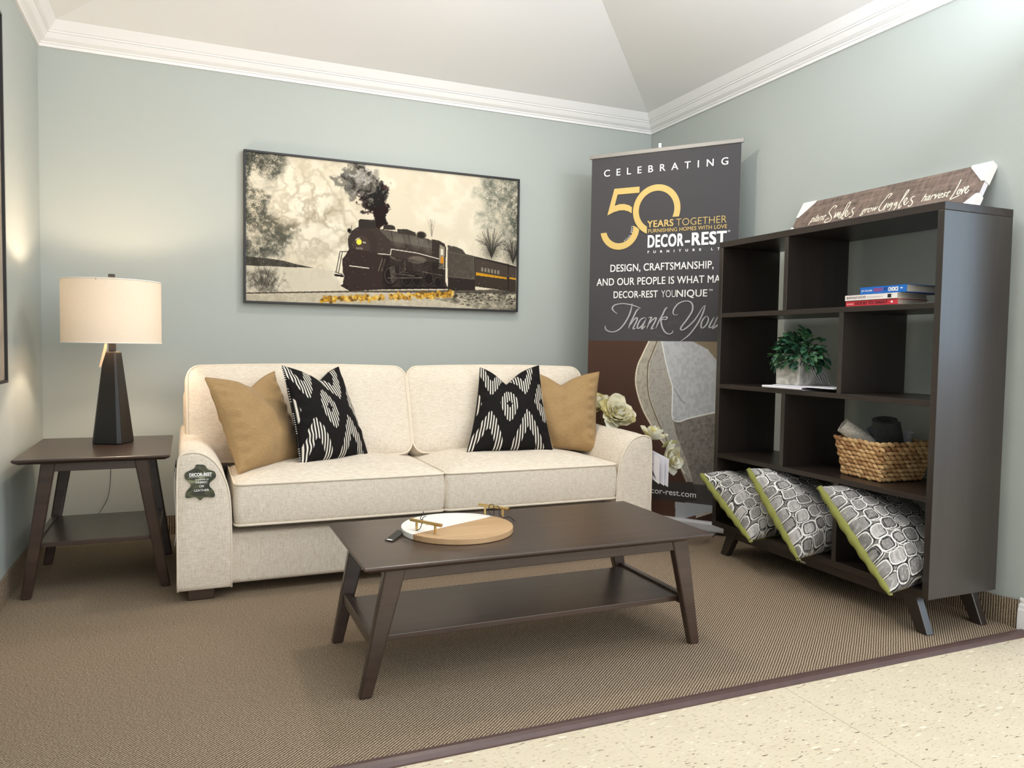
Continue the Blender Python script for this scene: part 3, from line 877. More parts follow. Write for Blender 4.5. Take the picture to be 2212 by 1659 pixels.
# ---------------------------------------------------------------- geometric print pillows in the bottom cells
def rings_print(n, seed):
    p = Paint(n, n, (112, 108, 105)); u, v = p.u, p.v
    r = np.random.default_rng(seed)
    wu = u + .014 * (fbm(n, n, 7, 7, 2, seed) - .5); wv_ = v + .014 * (fbm(n, n, 7, 7, 2, seed + 5) - .5)
    p.mix(fbm(n, n, 60, 6, 2, seed + 2) * .5, (160, 157, 152))
    ny = 8; rows = []
    for j in range(-1, ny + 1):
        x = -.12 + r.uniform(0, .08)
        while x < 1.08:
            w = r.uniform(.105, .16); hh = 1. / ny * r.uniform(.86, 1.04)
            rows.append((x + w / 2, (j + .5) / ny + r.uniform(-.010, .010) + .015 * math.sin(x * 9), w * .5 * .98, hh * .5 * .98, r.uniform(-.16, .16), r.uniform(128, 188), r.integers(0, 3)))
            x += w
    for cx, cy, a, b, th, g, kind in rows:
        cu = (wu - cx) * math.cos(th) + (wv_ - cy) * math.sin(th); cv = -(wu - cx) * math.sin(th) + (wv_ - cy) * math.cos(th)
        d = ((np.abs(cu) / a) ** 5.5 + (np.abs(cv) / b) ** 5.5) ** (1 / 5.5)
        p.mix(np.clip((1.06 - d) / .05, 0, 1), (38, 36, 37))
        p.mix(np.clip((.84 - d) / .05, 0, 1), (g, g - 3, g - 6))
        p.mix(np.clip((.80 - d) / .05, 0, 1) * (fbm(n, n, 16, 110, 1, seed + 3) > .55) * .25, (92, 90, 90))
        # loose pen loops, never quite on the block
        ox = a * r.uniform(-.12, .12); oy = b * r.uniform(-.12, .12)
        d1 = ((np.abs(cu - ox) / a) ** 3.6 + (np.abs(cv - oy) / b) ** 3.6) ** (1 / 3.6)
        p.mix(np.clip((.085 - np.abs(d1 - .93)) / .04, 0, 1), (246, 244, 238))
        if kind == 2:
            p.mix(np.clip((.07 - np.abs(d - .70)) / .03, 0, 1), (26, 25, 26))
            d3 = (((np.abs(cu - a * .12) / a) ** 2.4 + (np.abs(cv + b * .1) / b) ** 2.4)) ** (1 / 2.4)
            p.mix(np.clip((.06 - np.abs(d3 - 1.14)) / .03, 0, 1), (240, 238, 232))
        if kind == 1:
            p.mix(np.clip((.05 - np.abs(d1 - 1.08)) / .03, 0, 1) * .8, (24, 24, 24))
    p.mix((fbm(n, n, 90, 90, 1, seed + 9) > .74) * .3, (225, 222, 216))
    return p.linear()


M_GREEN = mat('olive_velvet', (132, 134, 66), .85, var=.18, scale=14, bump=.1, bscale=90)
PRN = [rings_print(240, 21), rings_print(240, 34), rings_print(240, 57)]
LB = ['grey and white ring-print pillow with olive back, leftmost in the bottom of the bookcase',
      'grey and white ring-print pillow with olive back and zipper pull, middle of the three',
      'grey and white ring-print pillow with olive back in the right bottom cell']
cpt = [((2.935, -1.640, .158), (2.945, -1.262, .392)), ((2.935, -1.925, .152), (2.945, -1.597, .470)), ((2.925, -2.375, .148), (2.945, -2.012, .462))]
for k, ((bx_, by_, bz_), (tx_, ty_, tz_)) in enumerate(cpt):
    E = empty('ring_print_pillow', (3.1, by_, .161), LB[k], 'pillow', 'ring-print pillows in the bookcase')
    B = Vector((bx_, by_, bz_)); Tt = Vector((tx_, ty_, tz_))
    dep = .400
    B2 = Vector((bx_ + dep, by_ + .015, .180)); T2 = Vector((tx_ + dep, ty_ + .02, min(.452, tz_ + .0)))
    # print faces up and to the right, seam edge between B and T faces the room
    parts, rim = pillow(E, [B, B2, T2, Tt], (M_PRINT, M_GREEN), (.118, .060), n=240, colors=(PRN[k], None), names=('printed_cover', 'olive_back'),
                        pinch=.05, chop=0., seed=30 + k, wr=.004, body=.42)
    parts[1]['label'] = 'olive green velvet back'
    edge = smooth_path([np.array(rim[i]) for i in list(range(0, 1)) + list(range(len(rim) - 1, len(rim) - 240, -14))], 3)
    edge = [e_ + np.array((.004, .010, -.007)) * math.sin(math.pi * min(1, (q_ + .5) / len(edge))) for q_, e_ in enumerate(edge)]
    ne = len(edge)
    MB().tube([tuple(e_) for e_ in edge], [.004 + .015 * math.sin(math.pi * (.06 + .80 * q_ / ne)) ** .9 + .0022 * math.sin(q_ * .9 + k) for q_ in range(ne)], 12).build('olive_edge', M_GREEN, E, smooth=True)
    if k == 1:
        z = MB(); z.box((2.922, -1.950, .146), (2.926, -1.975, .152)); z.tube([(2.930, -1.930, .158), (2.924, -1.952, .150)], .002, 5)
        z.build('zipper_pull', mat('nickel', (190, 188, 180), .3, 1.), E)


# ---------------------------------------------------------------- books
def book(name, x0, x1, y0, y1, z0, z1, cov, label, texts, mcover, pages=M_PAGE, rot=0.):
    E = empty(name, ((x0 + x1) / 2, (y0 + y1) / 2, z0), label, 'book', 'books stacked flat on the upper shelf')
    t = .0018
    mb = MB().box((x0, y0, z0), (x1, y1, z0 + t)).box((x0, y0, z1 - t), (x1, y1, z1)).box((x0, y0, z0), (x0 + t, y1, z1))
    mb.build('cover', mcover, E, bevel=.0007)
    MB().box((x0 + t, y0 - .004, z0 + t), (x1 - .004, y1 + .004, z1 - t)).build('pages', pages, E)
    pl = Plane((x0, y0, z0), (0, -1, 0), (0, 0, 1), .0006)
    pl.n = Vector((-1, 0, 0))
    groups = {}
    for (s, a, b, t0, cap, bold, mt) in texts:
        mb = groups.setdefault(s, [MB(), mt])[0]
        if s == '#sq':
            mb.add([pl.p(a, t0), pl.p(b, t0), pl.p(b, t0 + cap), pl.p(a, t0 + cap)], [(0, 1, 2, 3)])
        else: put_text(mb, pl, s, a, b, t0, cap, bold)
    for k_, (mb, mt) in groups.items():
        mb.build('spine_lettering', mt, E)
    return E


M_PG = mat('book_paper', (196, 188, 172), .8, var=.08, scale=3, stretch=(1, 1, 300))
INK_K = mat('dark_ink', (62, 14, 24), .6); INK_R = mat('rose_ink', (170, 66, 120), .6); INK_G = mat('grey_ink', (120, 90, 96), .6); INK_B = mat('navy_ink', (20, 50, 120), .6)
book('book', BX + .002, BX + .162, -2.034, -2.272, 1.175, 1.196, None, 'red book with dark spine title, lowest of the stack', [
    ('GOOD TO GREAT', .045, .195, .0055, .0105, .03, INK_K), ('JIM COLLINS', .008, .038, .007, .004, .02, M_WHITE_INK), ('#sq', .209, .217, .007, .007, 0, M_WHITE_INK)],
    mat('red_cover', (206, 52, 66), .45), M_PG)
book('book', BX - .002, BX + .158, -2.033, -2.272, 1.1965, 1.218, None, 'white book with grey and rose spine title, between the red and blue books', [
    ('BOOM BUST & ECHO', .010, .100, .0075, .0085, .01, INK_G), ('PROFITING FROM THE DEMOGRAPHIC SHIFT', .105, .178, .0085, .003, .0, INK_G), ('#sq', .198, .214, .0045, .013, 0, M_BLACK)],
    mat('white_cover', (236, 230, 226), .45), M_PG)
book('book', BX + .012, BX + .225, -2.093, -2.300, 1.2185, 1.247, None, 'blue hardback with white spine lettering, on top of the stack', [
    ('CHOICE', .128, .172, .007, .0145, .05, M_WHITE_INK), ('GREAT', .062, .106, .009, .0125, .04, INK_R), ('BY', .110, .124, .009, .0125, .03, INK_B), ('JIM COLLINS', .006, .056, .011, .006, .02, M_WHITE_INK), ('#sq', .180, .190, .014, .004, 0, M_WHITE_INK)],
    mat('blue_cover', (18, 104, 190), .4), M_PG)

# ---------------------------------------------------------------- potted plant on folded papers
pp = empty('folded_paper', (3.10, -1.74, .833), 'folded white papers lying under the potted plant', 'paper')
def sheet(x0, x1, y0, y1, z, th, fold=True):
    mb = MB(); n = 10; rings = []
    # folded over at the room side: a U section
    sec = []
    for k in range(9):
        a = math.pi * (.5 + k / 8); sec.append((x0 + .006 + .006 * math.cos(a), z + th / 2 + th / 2 * math.sin(a)))
    top = [(x1, z + th)] + sec + [(x1, z)]
    inner = [(x1, z + .0012)] + [(p[0] + .0014 if True else p[0], z + th / 2 + (p[1] - z - th / 2) * .62) for p in reversed(sec)] + [(x1, z + th - .0012)]
    poly = top + inner
    rings = [[(x, y0 + (y1 - y0) * t, zz) for x, zz in poly] for t in (0, .5, 1)]
    return mb.loft(rings)
sheet(3.012, 3.22, -1.590, -1.830, .834, .011).build('sheet', M_PAGE, pp, smooth=False)
sheet(3.030, 3.26, -1.640, -1.985, .8455, .004).build('sheet', M_PAGE, pp, smooth=False)

M_POT = None
def pot_mat():
    g = NT('wrapped_stone_pot'); tc = g.n('ShaderNodeTexCoord'); nz = g.n('ShaderNodeTexNoise', Scale=16., Detail=4., Distortion=1.5); g.l(tc, 'Object', nz, 'Vector')
    rp = g.n('ShaderNodeValToRGB'); e = rp.color_ramp.elements; e[0].position = .35; e[0].color = lin((150, 148, 142)); e[1].position = .65; e[1].color = lin((206, 203, 194))
    g.l(nz, 'Fac', rp, 'Fac'); g.l(rp, 'Color', g.b, 'Base Color'); g.b.inputs['Roughness'].default_value = .3; g.b.inputs['Coat Weight'].default_value = .5
    wv = g.n('ShaderNodeTexWave', Scale=3., Distortion=9., Detail=1.); g.l(tc, 'Object', wv, 'Vector')
    bp = g.n('ShaderNodeBump', Strength=.5, Distance=.01); g.l(wv, 'Fac', bp, 'Height'); g.l(bp, 'Normal', g.b, 'Normal')
    return g.m
plant = empty('potted_plant', (3.130, -1.690, .850), 'artificial leafy green plant in a square plastic-wrapped pot in the bookcase', 'plant')
px0, px1, py0, py1 = 3.058, 3.200, -1.620, -1.765
MB().loft([[(px0 + .004, py1 + .004, .850), (px1 - .004, py1 + .004, .850), (px1 - .004, py0 - .004, .850), (px0 + .004, py0 - .004, .850)],
           [(px0, py1, .985), (px1, py1, .985), (px1, py0, .985), (px0, py0, .985)],
           [(px0 + .008, py1 + .008, .985), (px1 - .008, py1 + .008, .985), (px1 - .008, py0 - .008, .985), (px0 + .008, py0 - .008, .985)],
           [(px0 + .008, py1 + .008, .96), (px1 - .008, py1 + .008, .96), (px1 - .008, py0 - .008, .96), (px0 + .008, py0 - .008, .96)]]).build('pot', pot_mat(), plant, bevel=.003)
M_FILM = NT('clear_film').m
fb = M_FILM.node_tree.nodes['Principled BSDF']; fb.inputs['Base Color'].default_value = (.9, .92, .93, 1); fb.inputs['Alpha'].default_value = .55; fb.inputs['Roughness'].default_value = .2
fm = MB()
for k in range(7):
    s = py1 - .0035; x_ = px0 + .045 + .012 * k
    pth = smooth_path([(x_, s, .975), (x_ + .012, s - .001, .93), (x_ + .030 + .003 * k, s - .003, .89), (x_ + .055, s - .010, .853)], 5)
    fm.tube(pth, .0012 + .0006 * (k % 3), 5)
fm.build('plastic_wrap_folds', M_FILM, plant, smooth=True)

LEAFM = [mat('leaf_green_dark', (26, 62, 46), .5, var=.3, scale=60), mat('leaf_green_mid', (44, 88, 62), .5, var=.3, scale=60), mat('leaf_green_light', (74, 116, 78), .5, var=.3, scale=60)]
def leaf_mesh(name, L, Wd, mt, fold=.25, curl=.3):
    vs = []; fs = []
    prof = [(0, .15), (.18, .72), (.42, 1.), (.68, .92), (.88, .55), (1., .05)]
    for t, w in prof:
        z = -curl * L * t * t
        vs += [(t * L, -w * Wd / 2, z + fold * w * Wd / 2), (t * L, 0, z), (t * L, w * Wd / 2, z + fold * w * Wd / 2)]
    for i in range(len(prof) - 1):
        a = 3 * i; fs += [(a, a + 3, a + 4, a + 1), (a + 1, a + 4, a + 5, a + 2)]
    n = len(vs); vs2 = vs + [(x, y, z - .0006) for x, y, z in vs]; fs2 = fs + [tuple(n + i for i in reversed(q)) for q in fs]
    me = bpy.data.meshes.new(name); me.from_pydata(vs2, [], fs2); me.materials.append(mt)
    me.polygons.foreach_set('use_smooth', [True] * len(me.polygons)); return me
leafs = [leaf_mesh('leaf', .034 + .0018 * k, .0225 + .002 * (k % 3), LEAFM[k % 3], .3, .15 + .1 * k) for k in range(6)]
rl = random.Random(5)
fc = Vector((3.125, -1.705, .968)); N_LEAF = 290
kk = 0; placed = 0
while placed < N_LEAF:
    # points on a squashed dome, the wall side thinned out
    k = placed; kk += 1; ph = kk * 2.39996; tt = 1 - (kk + .5) / 520 * 1.42; el = math.asin(max(-1, min(1, tt)))
    ca = math.cos(el); d = Vector((ca * math.cos(ph), ca * math.sin(ph), math.sin(el)))
    if kk > 515: break
    if d.x > .12: continue
    placed += 1
    rad = Vector((.090, .152, .118)); f = rl.uniform(.62, .92) if k % 4 else rl.uniform(.40, .70)
    p = fc + Vector((d.x * rad.x * f, d.y * rad.y * f, d.z * rad.z * f))
    dirv = (Vector((d.x, d.y, d.z * .8 + .05)) + Vector([rl.uniform(-.65, .65) for _ in range(3)])).normalized()
    o = bpy.data.objects.new('leaf', leafs[rl.randrange(6)]); COL.objects.link(o); o.parent = plant
    q = dirv.to_track_quat('X', 'Z'); o.rotation_mode = 'QUATERNION'; o.rotation_quaternion = q @ Matrix.Rotation(rl.uniform(-.9, .9), 3, 'X').to_quaternion()
    o.location = p - Vector(plant.location); s = rl.uniform(.75, 1.08); o.scale = (s, s, s)
sm = MB()
for k in range(9):
    a = k * .7; sm.tube(smooth_path([(3.128 + .02 * math.cos(a), -1.692 + .02 * math.sin(a), .955), (3.128 + .035 * math.cos(a), -1.697 + .05 * math.sin(a), 1.0), (3.128 + .05 * math.cos(a), -1.70 + .085 * math.sin(a), 1.03)], 3), .002, 5)
sm.build('stems', mat('stem_green', (58, 78, 44), .6), plant, smooth=True)

# ---------------------------------------------------------------- basket with rolls and cup
bkA, bkB, bkC, bkD = [Vector(v) for v in ((3.100, -2.165, 0), (3.128, -1.935, 0), (3.338, -1.960, 0), (3.318, -2.188, 0))]
cen = (bkA + bkB + bkC + bkD) / 4
bas = empty('wicker_basket', (cen.x, cen.y, .496), 'woven natural wicker basket on the lower shelf of the bookcase', 'basket')
M_WK = [mat('wicker_light', (206, 168, 118), .7, var=.18, scale=90), mat('wicker_tan', (186, 144, 96), .7, var=.2, scale=90), mat('wicker_brown', (156, 114, 72), .7, var=.2, scale=90)]
def strand_mesh(mt):
    prof = [(-1, .12), (-.75, .6), (-.35, 1), (.05, 1.05), (.45, .9), (.8, .5), (1, .1)]; n = 7
    rings = [[(t * .0195, math.cos(2 * math.pi * k / n) * .0075 * w, math.sin(2 * math.pi * k / n) * .0098 * w - .005 * t) for k in range(n)] for t, w in prof]
    me = MB().loft(rings).mesh('strand'); me.materials.append(mt); me.polygons.foreach_set('use_smooth', [True] * len(me.polygons)); return me
SM = [strand_mesh(x) for x in M_WK]
ROWS = 9; HB = .150
def perim(f, grow):
    pts = [cen + (v - cen) * grow for v in (bkB, bkA, bkD, bkC)]
    L = [(pts[(i + 1) % 4] - pts[i]).length for i in range(4)]; tot = sum(L); d = (f % 1.) * tot
    for i in range(4):
        if d <= L[i]: 
            t = d / L[i]; a = pts[i]; b = pts[(i + 1) % 4]; p = a.lerp(b, t); tan = (b - a).normalized()
            # rounded corners
            e = min(d, L[i] - d); 
            if e < .02: p = p.lerp(cen + (p - cen) * .96, (1 - e / .02))
            return p, tan
        d -= L[i]
    return pts[0], (pts[1] - pts[0]).normalized()
rk = random.Random(2)
for r in range(ROWS):
    z = .496 + .0095 + r * (HB - .012) / (ROWS - 1); grow = .93 + .20 * r / (ROWS - 1); cnt = 33
    for k in range(cnt):
        p, tan = perim((k + (.5 if r % 2 else 0)) / cnt, grow)
        o = bpy.data.objects.new('strand', SM[rk.choice((0, 0, 1, 1, 2))]); COL.objects.link(o); o.parent = bas
        yaw = math.atan2(tan.y, tan.x)
        o.location = Vector((p.x, p.y, z + rk.uniform(-.0015, .0015))) - Vector(bas.location)
        o.rotation_euler = (rk.uniform(-.2, .2), rk.uniform(-.12, .12) + (.12 if r % 2 else -.05), yaw)
        s = rk.uniform(.92, 1.08); o.scale = (s * (.9 + .12 * r / ROWS), 1, s * .96)
bw_ = MB()
for g0, z in ((.90, .497), (.89, .499)):
    pass
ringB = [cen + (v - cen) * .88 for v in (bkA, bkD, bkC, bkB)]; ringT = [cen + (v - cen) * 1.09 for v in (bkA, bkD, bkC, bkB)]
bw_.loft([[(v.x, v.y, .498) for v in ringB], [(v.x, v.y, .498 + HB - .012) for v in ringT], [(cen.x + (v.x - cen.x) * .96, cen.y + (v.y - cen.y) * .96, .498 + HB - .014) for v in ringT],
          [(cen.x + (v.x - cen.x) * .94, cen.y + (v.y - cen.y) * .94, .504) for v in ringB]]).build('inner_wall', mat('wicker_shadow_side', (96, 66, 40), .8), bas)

def roll(name, label, cat, a, b, r, turns, mt, th=.004, flat=1., group=None):
    """a sheet rolled round the axis a-b as a spiral"""
    a = Vector(a); b = Vector(b); ax = (b - a).normalized(); u = (ax.cross(Vector((0, 0, 1))) if abs(ax.z) < .8 else Vector((.25, -1, 0)) - ax * ax.dot(Vector((.25, -1, 0)))).normalized(); w = u.cross(ax)
    n = int(28 * turns); sec_o = []; sec_i = []
    for k in range(n + 1):
        ang = 2 * math.pi * k / 28; rr = r * (1 - .42 * k / n)
        sec_o.append((math.cos(ang) * rr, math.sin(ang) * rr * flat)); sec_i.append((math.cos(ang) * (rr - th), math.sin(ang) * (rr - th) * flat))
    sec = sec_o + sec_i[::-1]
    rings = [[tuple(a + (b - a) * t + u * x * s + w * y * s) for x, y in sec] for t, s in ((0, .96), (.3, 1.0), (.7, 1.02), (1, 1.0))]
    mb = MB().loft(rings); o = mb.build(name, mt, origin=tuple(a), smooth=False)
    tag(o, label, cat, group); return o
M_FELT = weave('light_grey_felt', (150, 144, 134), (206, 200, 188), s=300)
M_CHAR = weave('charcoal_cloth', (38, 40, 40), (62, 64, 64), s=420)
M_BLUEG = weave('slate_cloth', (78, 84, 92), (104, 110, 118), s=420)
roll('fabric_roll', 'light grey speckled fabric roll leaning left in the wicker basket', 'fabric roll', (3.235, -2.060, .585), (3.102, -1.967, .698), .034, 1.9, M_FELT, .0045, group='fabric rolls in the basket')
roll('fabric_roll', 'charcoal fabric roll standing in the middle of the wicker basket', 'fabric roll', (3.250, -2.085, .580), (3.180, -2.108, .732), .058, 2.4, M_CHAR, .007, .60, 'fabric rolls in the basket')
roll('fabric_roll', 'small slate grey fabric roll behind the light grey one', 'fabric roll', (3.275, -2.075, .57), (3.235, -1.990, .692), .024, 1.6, M_BLUEG, .004, group='fabric rolls in the basket')
tag(MB().hexa([(3.235, -2.075, .62), (3.245, -2.085, .62), (3.255, -2.055, .62), (3.245, -2.045, .62)], [(3.238, -2.055, .668), (3.246, -2.066, .672), (3.252, -2.050, .664), (3.240, -2.040, .660)]).build('fabric_swatch', mat('teal_cloth', (52, 84, 88), .8), origin=(3.245, -2.065, .62), bevel=.002), 'small teal fabric swatch between the rolls in the basket', 'fabric')
gcup = NT('clear_plastic'); gcup.b.inputs['Base Color'].default_value = (.82, .83, .92, 1); gcup.b.inputs['Roughness'].default_value = .15; gcup.b.inputs['Alpha'].default_value = .5
cup = empty('plastic_cup', (3.300, -2.100, .58), 'clear plastic cup with a pale label in the right end of the basket', 'cup')
MB().lathe([(.026, .575), (.029, .676), (.034, .678), (.034, .684), (.030, .684), (.028, .680), (.024, .58)], (3.300, -2.100, 0), 24).build('cup_body', gcup.m, cup, smooth=True)
MB().loft([[(3.300 + .0292 * math.cos(a), -2.100 + .0292 * math.sin(a), z) for a in np.linspace(math.radians(190), math.radians(265), 10)] for z in (.628, .668)], cap=False, closed=False).build('paper_label', mat('lilac_paper', (190, 186, 204), .6), cup)


# ---------------------------------------------------------------- wall sign on top of the bookcase
sg = empty('wall_sign', (3.32, -1.87, 1.519), 'brown wooden sign with white script and white corner guards on top of the bookcase', 'sign')
B0 = Vector((3.30, -1.39, 1.519)); up = Vector((.11, 0, .19)).normalized(); al = Vector((0, -1, 0)); nn = al.cross(up)
if nn.x > 0: nn = -nn
LS, HS, TS2 = .945, .226, .026
def SPt(s, t, h): return B0 + al * s + up * t + nn * h
def sbox(mb, s0, s1, t0, t1, h0, h1):
    return mb.hexa([SPt(s0, t0, h0), SPt(s1, t0, h0), SPt(s1, t0, h1), SPt(s0, t0, h1)], [SPt(s0, t1, h0), SPt(s1, t1, h0), SPt(s1, t1, h1), SPt(s0, t1, h1)])
def sign_mat():
    g = NT('weathered_brown_print'); tc = g.n('ShaderNodeTexCoord'); mp = g.n('ShaderNodeMapping'); mp.inputs['Scale'].default_value = (3, 5, 60); g.l(tc, 'Object', mp, 'Vector')
    nz = g.n('ShaderNodeTexNoise', Scale=1., Detail=6., Roughness=.7, Distortion=.8); g.l(mp, 'Vector', nz, 'Vector')
    m2 = g.n('ShaderNodeMapping'); m2.inputs['Scale'].default_value = (40, 60, 6); g.l(tc, 'Object', m2, 'Vector')
    n2 = g.n('ShaderNodeTexNoise', Scale=1., Detail=4.); g.l(m2, 'Vector', n2, 'Vector')
    ad = g.n('ShaderNodeMath', operation='MULTIPLY_ADD'); ad.inputs[1].default_value = .4; g.l(n2, 'Fac', ad, 0)
    m3 = g.n('ShaderNodeMath', operation='MULTIPLY'); m3.inputs[1].default_value = .6; g.l(nz, 'Fac', m3, 0); g.l(m3, 0, ad, 2)
    rp = g.n('ShaderNodeValToRGB'); e = rp.color_ramp.elements; e[0].position = .36; e[0].color = lin((80, 66, 58)); e[1].position = .64; e[1].color = lin((146, 125, 112))
    g.l(ad, 0, rp, 'Fac'); g.l(rp, 'Color', g.b, 'Base Color'); g.b.inputs['Roughness'].default_value = .6
    return g.m
sbox(MB(), 0, LS, 0, HS, -.004, 0).build('board', sign_mat(), sg, bevel=.001)
sbox(MB(), 0, LS, 0, HS, -TS2, -.0042).build('backing', M_PAGE, sg)
def corner(s, t, ds, dt):
    mb = MB(); a = .085; e = .003
    tri = [(s - ds * e, t - dt * e), (s + ds * a * .95, t - dt * e), (s + ds * a * .95, t + dt * .008), (s + ds * .010, t + dt * a), (s - ds * e, t + dt * a)]
    P = [SPt(x, y, .003) for x, y in tri]; Q = [SPt(x, y, -TS2 - .004) for x, y in tri]; n = 5
    mb.add(P + Q, [tuple(range(n)), tuple(range(2 * n - 1, n - 1, -1))] + [(i, (i + 1) % n, n + (i + 1) % n, n + i) for i in range(n)])
    mb.build('corner_guard', mat('white_card_corner', (240, 236, 232), .6, var=.01), sg, bevel=.001)
corner(0, 0, 1, 1); corner(LS, 0, -1, 1); corner(0, HS, 1, -1); corner(LS, HS, -1, -1)
SMILE = [[(0.225, 0.155), (0.236, 0.162), (0.231, 0.168), (0.218, 0.169), (0.207, 0.154), (0.206, 0.136), (0.228, 0.114), (0.24, 0.097), (0.234, 0.083), (0.214, 0.079), (0.205, 0.087), (0.211, 0.098), (0.225, 0.101)], [(0.253, 0.096), (0.251, 0.128), (0.259, 0.1), (0.265, 0.128), (0.271, 0.101), (0.277, 0.126), (0.283, 0.095), (0.29, 0.091)], [(0.289, 0.115), (0.294, 0.094), (0.3, 0.089)], [(0.302, 0.089), (0.304, 0.112), (0.311, 0.146), (0.312, 0.169), (0.305, 0.173), (0.298, 0.16), (0.297, 0.125), (0.302, 0.092), (0.311, 0.082), (0.316, 0.09)], [(0.319, 0.098), (0.323, 0.117), (0.315, 0.126), (0.311, 0.117), (0.318, 0.098), (0.329, 0.093), (0.336, 0.112)], [(0.356, 0.133), (0.344, 0.132), (0.346, 0.119), (0.361, 0.102), (0.359, 0.088), (0.35, 0.085), (0.345, 0.089)], [(0.52, 0.15), (0.53, 0.168), (0.524, 0.173), (0.514, 0.168), (0.503, 0.139), (0.496, 0.113), (0.499, 0.096), (0.51, 0.088), (0.52, 0.097), (0.527, 0.123), (0.528, 0.104), (0.528, 0.085)], [(0.537, 0.121), (0.539, 0.103), (0.546, 0.1)], [(0.552, 0.121), (0.545, 0.114), (0.55, 0.105), (0.558, 0.12), (0.559, 0.095), (0.554, 0.082)], [(0.577, 0.119), (0.57, 0.112), (0.575, 0.103), (0.58, 0.118), (0.584, 0.093), (0.58, 0.079)], [(0.594, 0.099), (0.602, 0.127), (0.612, 0.163), (0.612, 0.171), (0.605, 0.171), (0.601, 0.146), (0.598, 0.115), (0.6, 0.09), (0.605, 0.083), (0.611, 0.096)], [(0.619, 0.102), (0.624, 0.125), (0.616, 0.131), (0.613, 0.117), (0.621, 0.1), (0.629, 0.096), (0.637, 0.112)], [(0.657, 0.131), (0.647, 0.13), (0.645, 0.118), (0.66, 0.102), (0.659, 0.086), (0.65, 0.084), (0.645, 0.089)], [(0.843, 0.17), (0.842, 0.144), (0.839, 0.106), (0.834, 0.081), (0.848, 0.084), (0.868, 0.092)], [(0.856, 0.121), (0.852, 0.111), (0.854, 0.101), (0.862, 0.101), (0.862, 0.116), (0.855, 0.121)], [(0.864, 0.123), (0.871, 0.109), (0.874, 0.094), (0.875, 0.118), (0.874, 0.13)], [(0.885, 0.108), (0.891, 0.124), (0.887, 0.128), (0.882, 0.121), (0.885, 0.104), (0.894, 0.096), (0.899, 0.11)]]
plS = Plane(B0, al, up, 0.); plS.n = nn; plS.off = .0012
ls = MB()
for s in SMILE: ribbon(ls, plS, s, .0050, taper=False)
put_text(ls, plS, 'plant', .104, .198, .097, .026, .012, shear=.25, x_height=True)
put_text(ls, plS, 'grow', .403, .489, .092, .024, .012, shear=.25, x_height=True)
put_text(ls, plS, 'harvest', .700, .821, .096, .024, .012, shear=.25, x_height=True)
ls.build('lettering', mat('cream_ink', (240, 232, 212), .7, var=.01), sg)

# ---------------------------------------------------------------- roll-up banner
L0 = Vector((2.804, -.357, 0)); R0 = Vector((3.322, -1.027, 0)); e1 = (R0 - L0).normalized(); WB = (R0 - L0).length; ZB = 2.090
nb_ = Vector((e1.y, -e1.x, 0)); nb_ = nb_ if nb_.y < 0 else -nb_
ban = empty('roll_up_banner', tuple((L0 + R0) / 2), 'tall dark grey roll-up banner with gold and white lettering in the corner', 'banner')
def BPt(s, z, h=0.): return L0 + e1 * s + Vector((0, 0, z)) + nb_ * h
# printed panel: dark upper part, leather photograph below
nw, nh = 300, 700
pb = Paint(nw, nh, (72, 70, 72)); Z0, Z1 = .066, ZB - .005
def zz(z): return (z - Z0) / (Z1 - Z0)
def ss(s): return s / WB
def bpoly(pts): return pb.poly([(ss(a), zz(b)) for a, b in pts])
vein = fbm(nh, nw, 9, 4, 3, 4); cr = np.clip(1 - np.abs(vein - .5) / .006, 0, 1) * (fbm(nh, nw, 5, 3, 2, 8) > .5)
pb.mix(cr * .22, (120, 116, 116)); pb.mix((fbm(nh, nw, 3, 2, 2, 77) - .5) * .5, (92, 86, 84))
photo = (pb.v < zz(1.040)).astype(float)
f1 = fbm(nh, nw, 120, 60, 2, 31); f2 = fbm(nh, nw, 240, 110, 1, 32); f0 = fbm(nh, nw, 5, 3, 3, 33)
pb.mix(photo, (74, 52, 42)); pb.mix(photo * np.clip((f0 - .45) * 3, 0, 1) * .6, (104, 70, 54)); pb.mix(photo * np.clip((pb.v - zz(.75)) * 2.2, 0, 1) * .4, (116, 78, 62))
outer = [(.373, 1.05), (.335, .97), (.305, .90), (.295, .82), (.309, .743), (.345, .65), (.401, .559), (.46, .48), (.520, .417), (.58, .33), (.637, .271), (.66, .20), (.66, .066), (WB, .066), (WB, 1.05)]
outer = [tuple(p) for p in smooth_path(outer[:11], 5)] + outer[11:]
mk = bpoly(outer) * photo
pb.mix(mk, (178, 170, 154)); pb.mix(mk * np.clip((f1 - .45) * 4, 0, 1) * .35, (128, 118, 102)); pb.mix(mk * np.clip((f0 - .5) * 3, 0, 1) * .5, (206, 200, 186))
grey = [(.515, .618), (.54, .52), (.59, .41), (.629, .308), (.64, .26), (WB, .25), (WB, .68), (.549, .60)]
mk = bpoly(grey) * photo; pb.mix(mk, (128, 122, 114)); pb.mix(mk * np.clip((f1 - .45) * 4, 0, 1) * .5, (92, 86, 80)); pb.mix(mk * np.clip((f2 - .6) * 5, 0, 1) * .4, (160, 154, 146))
inner = [(.42, 1.05), (.385, .96), (.365, .896), (.372, .746), (.42, .62), (.471, .518), (.54, .39), (.60, .268)]
mk = bpoly([tuple(p) for p in smooth_path(inner, 4)] + [(.637, .271), (.56, .45), (.515, .60), (.505, .66), (.50, .80), (.44, 1.05)]) * photo
pb.mix(mk * .8, (168, 164, 156)); pb.mix(mk * np.clip((f2 - .55) * 5, 0, 1) * .35, (132, 126, 116))
pillowp = [(.442, 1.05), (.465, .94), (.49, .85), (.510, .789), (.512, .70), (.515, .618), (.549, .598), (.57, .61), (.747, .661), (WB, .69), (WB, 1.05)]
